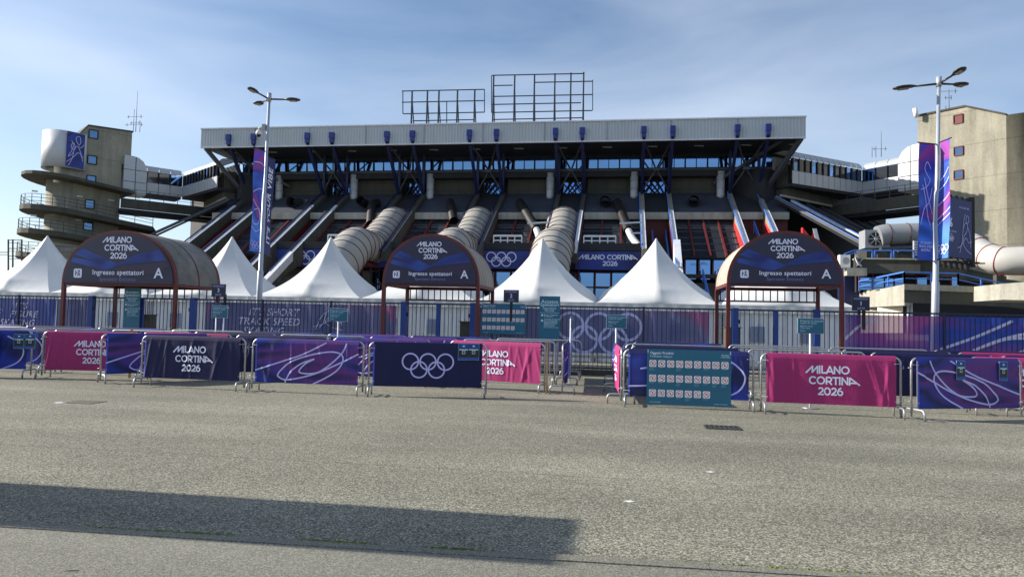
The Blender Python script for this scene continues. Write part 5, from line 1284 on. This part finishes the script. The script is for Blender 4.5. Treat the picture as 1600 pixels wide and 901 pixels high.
# small teal instructions on poles
def pole_sign(label, px, y0, y1, w_px, Y, two=False, edge=False, face=0):
    c = P(px, (y0+y1)/2, Y); zc = (c-EYE).dot(f0); W_ = w_px*zc/F; H_ = (y1-y0)*zc/F
    t = thing('pole_sign', label, 'sign', (c.x, Y, 0), 'small teal instruction signs on white poles')
    ax = Vector((math.cos(R(face)), math.sin(R(face)), 0)) if not edge else Vector((.06, 1, 0)).normalized()
    pl = planar(c, ax, (0, 0, 1)); nn = ax.cross(Vector((0, 0, 1)))
    g = MB(); g.prism([pl(x*W_/2, z*H_/2) for x, z in ((-1, -1), (.94, -1), (1, -.86), (1, .86), (.94, 1), (-1, 1))], -nn*.012); g.build('board', 'teal', t)
    g = MB(); g.prism([pl(x*W_/2, z*H_/2, 0)-nn*.0125 for x, z in ((-1.05, -1.05), (1.05, -1.05), (1.05, 1.05), (-1.05, 1.05))], -nn*.01); g.build('backing', 'whitepaint', t)
    g = MB(); l2 = planar(c, ax, (0, 0, 1), .003)
    for z, wd, s_ in ((.33, 'Preparati ai controlli', .15), (.18, 'Prepare for checks', .12), (-.02, 'Biglietti pronti', .12), (-.16, 'Tickets ready', .1), (-.34, 'Grazie', .11)):
        font_text(g, wd, H_*s_*1.1, lambda x, y: l2(x-W_*.42, y+H_*z), .01, align='LEFT')
    g.build('lettering', 'teal_text', t)
    for dx in ((-.12, .12) if two else (0,)):
        g = MB(); p = c-nn*.045+ax*dx; g.tube([Vector((p.x, p.y, 0)), Vector((p.x, p.y, c.z+H_*.3))], .021, 10); g.build('pole', 'whitepaint', t)
    g = MB(); g.tube([Vector((c.x, c.y, 0))-nn*.045, Vector((c.x, c.y, .02))-nn*.045], .16, 16); g.build('foot', 'galv', t)
pole_sign('small teal instruction sign with two poles near the gate three plate', 343, 477.5, 496, 26, 19.2, True)
pole_sign('small teal instruction sign between the short track lettering and the middle gate', 528, 482, 501.5, 30, 17.4)
pole_sign('small teal instruction sign in front of the big ring emblem', 963, 492, 512, 30, 18.0)
pole_sign('instruction sign seen edge-on beside the walkway between the barriers', 894.5, 494, 512, 24, 18.6, edge=True)
pole_sign('small teal instruction sign above the large magenta barrier', 1267, 497.5, 520.5, 38, 15.0)

# ================================================================== LAMP POSTS
def lamp(label, base, top, Y, heads, blabel):
    b0 = P(base[0], base[1], Y); tp = P(top[0], top[1], Y+.0); b0.z = 0; b0.x = tp.x+(P(base[0], base[1], Y).x-tp.x)*(tp.z)/(tp.z-P(base[0], base[1], Y).z)
    t = thing('street_lamp', label, 'street lamp', b0, 'tall street lamps with three heads')
    L = lambda q: b0.lerp(tp, q)
    g = MB(); g.tube([L(0), L(.32), L(.325), L(.62), L(.625), L(1)], [.125, .115, .09, .085, .065, .055], 14); g.build('pole', 'polesteel', t)
    g = MB(); g.tube([L(.975), L(1.008)], .085, 12); g.build('collar', 'polesteel', t)
    for (a, ln, drop) in heads:      # azimuth, arm length, end rise
        dv = Vector((math.cos(R(a)), math.sin(R(a)), 0)); s = L(.985); e_ = s+dv*ln*.5+Vector((0, 0, drop*.5)); tip = s+dv*ln+Vector((0, 0, drop))
        g = MB(); g.tube([s, e_], [.04, .032], 8); g.build('arm', 'lamphead' if a else 'polesteel', t)
        ax = (tip-e_).normalized(); sd_ = ax.cross(Vector((0, 0, 1))).normalized(); up_ = sd_.cross(ax)
        g = MB(); g.smooth = True; prof = [(0, .05, .04), (.12, .09, .06), (.3, .17, .07), (.6, .21, .07), (.85, .17, .055), (1, .06, .03)]
        n = 14
        for (q, hw, hh) in prof:
            p = e_.lerp(tip, q)
            for k in range(n): an = 2*math.pi*k/n; g.v.append(p+sd_*math.cos(an)*hw+up_*math.sin(an)*hh*(1 if math.sin(an) > 0 else .5))
        for i in range(len(prof)-1):
            for k in range(n): k2 = (k+1) % n; g.face([i*n+k2, i*n+k, (i+1)*n+k, (i+1)*n+k2])
        g.face(list(range(n))); g.face([5*n+k for k in reversed(range(n))]); hd = g.build('lamp_head', 'lamphead', t)
        g = MB(); g.prism([e_.lerp(tip, q)+sd_*w_-up_*.045 for q, w_ in ((.3, -.1), (.75, -.12), (.75, .12), (.3, .1))], -up_*.012); g.build('lens', 'lens', hd)
    return t, L
t, Lf = lamp('left street lamp with a dome camera and two tall banners', (405, 466), (421, 149), 26.5, [(150, 1.0, -.05), (2, 1.3, -.05), (232, .9, .26)], '')
c = Lf(.875); cm = thing('security_camera', 'white dome security camera on the left street lamp', 'camera', c)
g = MB(); g.box((c.x-.22, c.y-.08, c.z-.1), (c.x-.08, c.y+.06, c.z+.12)); g.build('junction_box', 'acunit', cm)
g = MB(); g.tube([c+Vector((-.15, 0, .0)), c+Vector((-.32, -.02, .02)), c+Vector((-.38, -.02, -.03)), c+Vector((-.38, -.02, -.12))], .025, 8); g.build('arm', 'white_plastic', cm)
g = MB(); g.smooth = True; g.tube([c+Vector((-.38, -.02, q)) for q in (-.1, -.13, -.2, -.3)], [.03, .07, .11, .12], 14); g.build('housing', 'white_plastic', cm)
g = MB(); g.smooth = True; g.tube([c+Vector((-.38, -.02, q)) for q in (-.3, -.36, -.4)], [.1, .08, .02], 14); g.build('dome', 'rubber', cm)
t, Rf = lamp('right street lamp with two printed banners', (1461, 491), (1467, 124), 25.2, [(176, 1.4, -.1), (12, 1.0, .0), (-50, .85, .30)], '')

def pole_banner(label, L, q0, q1, az, ln, m, art, seg=()):
    """vertical banner from the pole, lower edge at fraction q0, top at q1, pointing towards azimuth az"""
    a, b_ = L(q0), L(q1); dv = Vector((math.cos(R(az)), math.sin(R(az)), 0)); H_ = (b_-a).length
    t = thing('pole_banner', label, 'banner', a+dv*.1, 'printed banners on the street lamps')
    def S(u, v, e=0.0):      # u 0..1 away from pole, v 0..1 upwards
        p = a.lerp(b_, v)+dv*(.12+ln*u); n = dv.cross(Vector((0, 0, 1))); return p+n*(.05*math.sin(u*3+v*5)*math.sin(v*math.pi)+e)
    g = MB(); g.smooth = True; g.grid(lambda u, v: S(u, v), 6, 30); g.build('cloth', m, t)
    for v in (0, 1): g = MB(); p = a.lerp(b_, v); g.tube([p, p+dv*(ln+.18)], .022, 8); g.build('cross_arm', 'dark', t)
    return t, S, dv.cross(Vector((0, 0, 1))), H_
def art_on(t, S, nn, arts, w_, m, ln, side):
    g = MB()
    for j, a in enumerate(arts):
        q = catmull([(x, y, 0) for x, y in a], 8)
        for v in (0,):
            g.ribbon([S(v_.x, v_.y, side*(.012+.002*j)) for v_ in q], w_, nn*side)
    g.build('drawing', m, t)
SW = [[(0, .84), (.4, .87), (1, .86)], [(0, .60), (.3, .62), (.7, .6), (1, .57)], [(0, .36), (.3, .42), (.7, .45), (1, .5)], [(.9, .40), (.4, .42), (.15, .36), (.3, .28), (.8, .27), (1, .3)], [(0, .24), (.5, .2), (1, .24)]]
# az chosen so that the outer edge of the left-hand banner stands nearer the viewer
def flat_side(S, nn): 
    p = S(.5, .5); return 1 if (EYE-p).dot(nn) > 0 else -1
t, S, nn, H_ = pole_banner('blue and violet pole banner with pale swirls left of the left lamp post', Lf, .39, .78, 264, .68, 'pole_banner', None)
sd_ = flat_side(S, nn); art_on(t, S, nn, SW, .035, 'lav', .72, sd_)
g = MB(); rings(g, .10, .022, lambda x, y, e=0: S(.5+x/.72*(-1), .07+y/H_, sd_*(.014+e))); g.build('ring_emblem', 'lav', t)
t, S, nn, H_ = pole_banner('navy pole banner with vertical pale words right of the left lamp post', Lf, .385, .765, 91, .62, 'pole_banner_navy', None)
sd_ = flat_side(S, nn); g = MB(); font_text(g, "IT'S YOUR VIBE", .44, lambda x, y: S(.52-y/.62, .5+x/H_, sd_*.014), .02, .2); g.build('lettering', 'letter', t)
t, S, nn, H_ = pole_banner('blue and pink pole banner with a line-drawn figure left of the right lamp post', Rf, .39, .78, 204, .64, 'pole_banner', None)
sd_ = flat_side(S, nn); art_on(t, S, nn, [[(.3, .78), (.5, .84), (.65, .78), (.5, .72), (.35, .68), (.6, .62), (.9, .6)], [(.8, .64), (.6, .5), (.4, .38), (.15, .3)], [(.2, .62), (.35, .5), (.7, .44), (.9, .3)], [(.05, .4), (.5, .55), (.7, .7)]], .03, 'lav', .8, sd_)
g = MB()
for k, wd in enumerate(("IT'S SHORT", 'TRACK SPEED', 'SKATING')): font_text(g, wd, .115, lambda x, y: S(.48-x/.8, .15-k*.03+y/H_, sd_*.014), .015, .2)
g.build('lettering', 'letter', t)
t, S, nn, H_ = pole_banner('blue and violet pole banner with pale waves right of the right lamp post', Rf, .395, .785, -79, .5, 'pole_banner', None)
sd_ = flat_side(S, nn); art_on(t, S, nn, [[(u, v+.1*u+k*.0) for u in (0, .3, .6, 1)] for k, v in enumerate((.28, .33, .45, .58, .66))], .04, 'lav', .62, sd_)
g = MB(); rings(g, .10, .024, lambda x, y, e=0: S(.5+x/.62, .08+y/H_, sd_*(.014+e))); g.build('ring_emblem', 'letter', t)

# ================================================================== CROWD BARRIERS
BLn = 2.5
def wr(seed):
    r_ = random.Random(seed); F_ = [(r_.uniform(2.5, 14), r_.uniform(-2.5, 2.5), r_.uniform(0, 6), r_.uniform(.002, .0075)) for _ in range(9)]
    loc = [(r_.uniform(-1.1, 1.1), r_.uniform(.02, .06), r_.uniform(-.35, .35), r_.uniform(.006, .017)) for _ in range(9)]
    def f(x, z):
        v = sum(a*math.sin(k*x+kz*z+ph) for k, kz, ph, a in F_)*.55
        for (cx, w_, sl, am) in loc: v += am*math.exp(-((x-cx-sl*(z-.6))/w_)**2)*(.35+.65*math.sin(max(0, min(1, (z-.2)/.85))*math.pi)**.7)
        return v*min(1, (1.09-z)*6)
    return f
SWIRL = [[(0, .29), (.24, .5), (.46, .7), (.69, 1.0)],
         [(.577, .6), (.485, .47), (.43, .3), (.48, .245), (.61, .28), (.73, .48), (.84, .76), (.885, 1.0)],
         [(.22, .17), (.25, .3), (.36, .53), (.55, .7), (.73, .78), (.83, .73), (.85, .57), (.8, .35), (.7, .17), (.57, 0)],
         [(.22, .17), (.28, .09), (.39, .11), (.6, .26), (.85, .55), (1, .75)],
         [(.3, .02), (.35, .27), (.45, .48), (.577, .6)]]
ARCS = [[(0, .22), (.25, .26), (.5, .3)], [(.76, 0), (.92, .2), (.97, .5), (.9, .75), (.8, .9)], [(.1, .62), (.4, .74), (.7, .78)]]
def make_barrier(style, seed, label='x'):
    t = thing('crowd_barrier', label, 'crowd barrier', (0, 0, 0), 'steel crowd barriers set out in queue rows', local=True)
    hx = BLn/2-.03; zt, zb = 1.1, .24
    g = MB()
    arc_ = lambda s: [Vector((s*(hx-.12+.12*math.sin(k/5*math.pi/2)), 0, zt-.12+.12*math.cos(k/5*math.pi/2))) for k in range(6)]
    pts = [Vector((-hx, 0, .06))]+list(reversed(arc_(-1)))+arc_(1)+[Vector((hx, 0, .06))]
    g.tube(pts, .02, 10); g.build('frame', 'galv', t)
    g = MB(); g.tube([(-hx, 0, zb), (hx, 0, zb)], .016, 8); g.build('bottom_rail', 'galv', t)
    n = 19; g = MB()
    for i in range(1, n): x = -hx+2*hx*i/n; g.tube([(x, 0, zb), (x, 0, zt-.01)], .0075, 6, False)
    g.build('bars', 'galv', t)
    for s in (-1, 1):
        x = s*(hx-.03); w_ = .27; h = .19
        pts = [Vector((x, -w_, 0)), Vector((x, -w_, h-.07))]+[Vector((x, -w_+.07-.07*math.cos(a), h-.07+.07*math.sin(a))) for a in (R(30), R(60), R(90))]+[Vector((x, w_-.07+.07*math.sin(a), h-.07+.07*math.cos(a))) for a in (R(0), R(30), R(60))]+[Vector((x, w_, h-.07)), Vector((x, w_, 0))]
        g = MB(); g.tube(pts, .019, 10); g.build('foot', 'galv', t)
        g = MB()
        for z in (.3, .9):
            g = MB(); g.tube([(s*hx, 0, z), (s*(hx+.045), 0, z), (s*(hx+.045), 0, z+.05)] if s > 0 else [(s*hx, 0, z+.03), (s*(hx+.04), -.02, z+.03), (s*(hx+.05), .02, z+.03), (s*hx, .02, z+.03)], .008, 6); g.build('hook', 'galv', t)
    if style is None: return t
    f = wr(seed); cx = 1.13; z0 = .2
    yf = lambda x, z: -.034-f(x, z)-.012
    g = MB(); g.smooth = True
    def fn(u, v):
        x = (2*u-1)*cx
        if v < .8: z = z0+(1.075-z0)*(v/.8); return (x, yf(x, z), z)
        if v < .9: a = (v-.8)/.1*math.pi/2; return (x, -.026*math.cos(a), 1.1+.026*math.sin(a))
        a = (v-.9)/.1; return (x, .028, 1.1-a*.25)
    g.grid(fn, 110, 40)
    m = {'navy': 'cover_navy', 'navyplain': 'cover_navy', 'pink': 'cover_pink', 'pinkplain': 'cover_pink', 'rings': 'cover_navy', 'swirl': 'cover_swirl', 'swirlm': 'cover_swirl', 'blue': 'cover_blue'}[style]
    c = g.build('cover', m, t)
    g = MB(); g.smooth = True; g.grid(lambda u, v: (-cx-.004+.03*u, yf(-cx+.03*u, z0+.86*v)-.003, z0+.86*v), 2, 20); g.build('hem', 'cover_edge' if style not in ('pink', 'pinkplain') else 'cover_pink', c)
    E = .0075
    plc = lambda x, y, e=0: Vector((x, yf(x, .64+y)-E-e*2, .64+y))
    if style in ('navy', 'pink'):
        g = MB(); stroke_text(g, LOGO3, .14, lambda x, y: plc(x, y), 1.42, .2); g.build('lettering', 'letter', t)
    if style == 'rings': g = MB(); rings(g, .165, .032, plc); g.build('ring_emblem', 'lav', t)
    if style in ('swirl', 'swirlm', 'blue'):
        g = MB()
        for j, a in enumerate(SWIRL if style != 'blue' else ARCS):
            q = catmull([((1-x if style == 'swirlm' else x), y, 0) for x, y in a], 14)
            P2 = [((v.x-.5)*2*cx, min(1.06, max(.205, z0+v.y*.87))) for v in q]
            b = len(g.v)
            for i, (x, z) in enumerate(P2):
                x2, z2 = P2[min(i+1, len(P2)-1)]; x1, z1 = P2[max(i-1, 0)]; d_ = Vector((x2-x1, z2-z1)); d_ = d_.normalized() if d_.length > 1e-6 else Vector((1, 0)); a_ = Vector((-d_.y, d_.x))*.0155
                for s in (-1, 1): xx, zz_ = x+a_.x*s, min(1.07, z+a_.y*s); g.v.append(Vector((xx, yf(xx, zz_)-E-.0008*j, zz_)))
            for i in range(len(P2)-1): g.face([b+2*i, b+2*i+2, b+2*i+3, b+2*i+1])
        g.build('line_print', 'lav', t)
    for (x, z) in ((-cx+.03, .3), (-cx+.03, .98), (cx-.03, .3), (cx-.03, .98)):     # plastic ties at the corners
        g = MB(); s = 1 if x > 0 else -1; g.bar((x, yf(x, z)-.004, z), (s*(hx+.005), -.022, z+.01), .012, .006); g.build('cable_tie', 'white_plastic', c)
    return t
used = {}
def place_barrier(style, a, b_, label, seed=0):
    """a, b_: ground points of the left and right ends as seen from the covered side"""
    a, b_ = Vector((*a, 0)), Vector((*b_, 0)); key = (style, seed)
    if key not in used: used[key] = t = make_barrier(style, 17*seed+len(style or 'bare'))
    else: t = dup(used[key])
    d_ = (b_-a).normalized(); t.location = (a+b_)/2; t.rotation_euler = (0, 0, math.atan2(d_.y, d_.x)); t['label'] = label; return t
PB = place_barrier
PB('blue', (-16.35, 14.55), (-13.9, 15.1), 'blue covered crowd barrier at the left edge carrying two notice cards', 1)
PB('pink', (-13.72, 15.15), (-11.25, 15.5), 'magenta covered crowd barrier at the left, partly hidden by a turned blue one', 1)
PB('swirl', (-11.62, 14.5), (-10.2, 16.5), 'swirl patterned crowd barrier turned away between the left magenta and the navy one', 2)
PB('navy', (-10.4, 14.2), (-7.9, 14.17), 'navy crowd barrier reading milano cortina 2026 in white', 1)
PB('swirl', (-7.76, 14.13), (-5.27, 14.2), 'violet and blue swirl crowd barrier between the navy lettered and the ring emblem ones', 1)
PB('rings', (-5.2, 14.2), (-2.76, 14.72), 'navy crowd barrier with the white ring emblem and two notice cards', 1)
PB('pink', (-4.1, 16.75), (-1.66, 16.1), 'bright magenta crowd barrier standing behind the right end of the ring emblem one', 2)
PB('blue', (-1.28, 15.9), (-1.36, 18.38), 'violet covered crowd barrier end-on along the left side of the walkway', 3)
PB('swirl', (-1.38, 18.45), (-1.48, 20.9), 'covered crowd barrier end-on at the back of the left side of the walkway', 3)
PB('pink', (-.1, 16.95), (.02, 14.5), 'sunlit pink crowd barrier end-on along the right side of the walkway', 3)
PB('blue', (-.15, 19.5), (-.1, 17.02), 'blue crowd barrier end-on behind the sunlit pink one along the walkway', 4)
PB('blue', (.05, 14.23), (2.53, 14.15), 'blue covered crowd barrier carrying the large forbidden objects board', 2)
PB('pink', (2.62, 14.03), (5.08, 13.97), 'largest magenta crowd barrier reading milano cortina 2026, nearest the viewer', 4)
PB('swirlm', (5.17, 13.78), (7.45, 14.7), 'mirrored swirl crowd barrier with two separate notice cards near the right edge', 1)
PB('pink', (6.75, 15.2), (9.22, 14.9), 'magenta crowd barrier cut off by the right edge of the photo', 5)
# rows of the queue maze behind the front line
REF = [('the blue one at the left edge', -15.2), ('the left magenta one', -12.4), ('the turned swirl one', -10.9), ('the navy lettered one', -9.1), ('the violet swirl one', -6.5), ('the ring emblem one', -4.0), ('the bright magenta one', -2.8),
       ('the objects board', 1.3), ('the largest magenta one', 3.85), ('the mirrored swirl one', 6.3), ('the cut-off magenta one', 8.2)]
ROWN = {0: 'second', 1: 'third', 2: 'fourth', 3: 'fifth'}
CN = {None: 'bare galvanised', 'navyplain': 'plain navy covered', 'pinkplain': 'magenta covered', 'swirl': 'swirl covered', 'blue': 'blue covered'}
seen = {}
def row(y, x0, n, styles, rn, dy=0.0):
    for i in range(n):
        a = x0+i*2.56; st = styles[i % len(styles)]; c = a+1.25; r1 = min(REF, key=lambda q: abs(q[1]-c*14.2/y))
        # the reference stands where the line of sight to this barrier crosses the front line
        lb = f'{CN[st]} barrier in the {ROWN[rn]} queue row behind {r1[0]}'
        if lb in seen: lb = lb.replace('barrier in', 'barrier further right in')
        seen[lb] = 1
        PB(st, (a, y+dy*i), (a+2.5, y+dy*(i+1)), lb, 1 if st != 'navyplain' else 2)
row(16.5, -17.2, 5, ['blue', 'navyplain', 'pinkplain', 'navyplain', 'swirl'], 0)
row(18.3, -19.5, 7, [None, 'blue', None, 'navyplain', None, 'swirl', None], 1)
row(20.2, -21.5, 8, ['blue', 'navyplain', 'blue', None, 'blue', 'swirl', 'blue', None], 2)
row(16.4, .2, 4, ['navyplain', None, 'navyplain', 'blue'], 0)
row(18.1, .1, 5, [None, None, 'navyplain', 'pinkplain', None], 1)
row(19.9, .3, 5, ['blue', None, None, 'navyplain', 'swirl'], 2)

forbidden('large teal forbidden objects board hanging on the blue barrier right of the walkway', 1.30, 14.07, .06, 1.58, 1.07)
forbidden('teal forbidden objects board cut off by the left edge of the photo', -15.35, 14.55, .10, 1.58, 1.07)
# stakes
def stake(px, y0, Y, label):
    c = P(px, y0, Y); g = MB(); g.add([], []); g.box((c.x-.02, Y-.02, 0), (c.x+.02, Y+.02, c.z)); o = solo('wooden_stake', g, 'wood', label, 'stake', 'raw wooden stakes tied to the barriers')
stake(206, 513, 15.9, 'raw wooden stake behind the turned swirl barrier')
stake(855.5, 533, 15.95, 'raw wooden stake at the right end of the bright magenta barrier')
# notice cards
def card(px, py, bar_a, bar_b, label, w_=.235, h_=.35):
    a, b_ = Vector((*bar_a, 0)), Vector((*bar_b, 0)); d_ = (b_-a).normalized(); nn = Vector((d_.y, -d_.x, 0)); c = PP(px, py, a+nn*.085, nn)
    t = thing('notice_card', label, 'notice', c, 'small notice cards fixed to the barriers'); pl = planar(c, d_, (0, 0, 1))
    g = MB(); g.prism([pl(x*w_/2, z*h_/2) for x, z in ((-1, -1), (1, -1), (1, 1), (-1, 1))], -nn*.01); g.build('card', 'teal_small', t)
    g = MB()
    def q(x0, z0, x1, z1, e=.002): g.add([pl(x0*w_, z0*h_, e), pl(x1*w_, z0*h_, e), pl(x1*w_, z1*h_, e), pl(x0*w_, z1*h_, e)], [(0, 1, 2, 3)])
    q(-.46, .2, .46, .47); g.m = 1; q(-.46, -.47, .46, .19); g.m = 2; q(-.14, -.12, .14, .08, .004); q(-.4, .1, .4, .16, .004); q(-.1, .3, .1, .38, .004); g.m = 3; q(-.1, -.09, .1, .05, .005); g.m = 0; q(-.46, -.47, .46, -.33, .003)
    g.build('printed_face', ['signblue', 'icon_black', 'teal_text', 'olive'], t)
A1, A2 = (-16.35, 14.55), (-13.9, 15.1); B1_, B2_ = (-5.2, 14.2), (-2.76, 14.72); C1, C2 = (5.17, 13.78), (7.45, 14.7)
card(29.5, 533, A1, A2, 'left one of two notice cards on the blue barrier at the left edge'); card(47, 533, A1, A2, 'right one of two notice cards on the blue barrier at the left edge')
card(724.5, 549.5, B1_, B2_, 'left one of two notice cards beside the ring emblem'); card(740, 549.5, B1_, B2_, 'right one of two notice cards beside the ring emblem')
card(1501.5, 578, C1, C2, 'notice card in the middle of the mirrored swirl barrier', .19); card(1568, 579.5, C1, C2, 'notice card near the right end of the mirrored swirl barrier', .19)

# ================================================================== BOX VAN, unseen, added outside the left edge to throw the long shadow
sh = G(905, 811); vx1 = sh.x+.02-3.9/math.tan(R(SUN_EL)); u = kd
e0 = G(0, 751); c_near = k0+kd*((vx1-k0.x)/kd.x); yN = c_near.y+.12; yT = e0.y+(vx1-e0.x)*0.0
sdir = Vector((math.cos(R(SHADOW)), math.sin(R(SHADOW)), 0)); yT = sh.y-(sh.x-vx1)*math.tan(R(SHADOW))
print('van', vx1, yN, yT)
V = thing('shadow_van', 'white box van added at the kerb, unseen beyond the left edge, to throw the long shadow', 'van', (vx1-2.6, (yN+yT)/2, 0))
g = MB(); g.box((vx1-4.2, yN, .55), (vx1, yT, 3.9)); g.build('box_body', 'truckpaint', V)
g = MB()
for x in (yN+.04, (yN+yT)/2, yT-.04): g.box((vx1+.001, x-.012, .6), (vx1+.02, x+.012, 3.85))
for z in (.62, 2.2, 3.83): g.box((vx1+.001, yN+.053, z-.012), (vx1+.018, (yN+yT)/2-.013, z+.012))
g.build('rear_door_trim', 'acunit', V)
for x in ((yN+yT)/2-.2, (yN+yT)/2+.2): g = MB(); g.tube([(vx1+.035, x, .75), (vx1+.035, x, 3.7)], .014, 8); g.build('lock_rod', 'galv', V)
for x in (yN+.15, yT-.15): g = MB(); g.box((vx1-.02, x-.09, .42), (vx1+.03, x+.09, .53)); g.build('tail_light', 'icon_red', V)
g = MB(); g.box((vx1-.1, yN+.02, .3), (vx1+.06, yT-.02, .4)); g.build('bumper', 'rubber', V)
g = MB(); ycab = (yN+.04, yT-.04); pr = [(-4.25, .4), (-6.0, .4), (-6.05, 1.1), (-5.5, 1.35), (-5.0, 2.15), (-4.25, 2.2)]
g.prism([(vx1+x, ycab[0], z) for x, z in pr], (0, ycab[1]-ycab[0], 0)); cab = g.build('cab', 'truckpaint', V)
g = MB(); g.prism([(vx1-5.42, ycab[0]-.01, 1.4), (vx1-4.4, ycab[0]-.01, 1.4), (vx1-4.4, ycab[0]-.01, 2.0), (vx1-5.02, ycab[0]-.01, 2.0)], (0, -.01, 0)); g.prism([(vx1-5.48, ycab[0]+.08, 1.4), (vx1-5.04, ycab[0]+.08, 2.1), (vx1-5.04, ycab[1]-.08, 2.1), (vx1-5.48, ycab[1]-.08, 1.4)], (-.03, 0, .02)); g.build('window', 'darkglass', cab)
for x in (vx1-.9, vx1-5.2):
    for y, s in ((yN+.12, 1), (yT-.12, -1)):
        g = MB(); g.tube([(x, y-.1, .33), (x, y+.1, .33)], .33, 24); w1 = g.build('wheel', 'tyre', V); g = MB(); g.tube([(x, y-.11, .33), (x, y+.11, .33)], .17, 16); g.build('rim', 'galv', w1)
g = MB(); g.box((vx1-6.1, yN+.1, .35), (vx1-.05, yT-.1, .54)); g.build('chassis', 'rubber', V)

for o in bpy.data.objects:
    if '_w' in o: del o['_w']
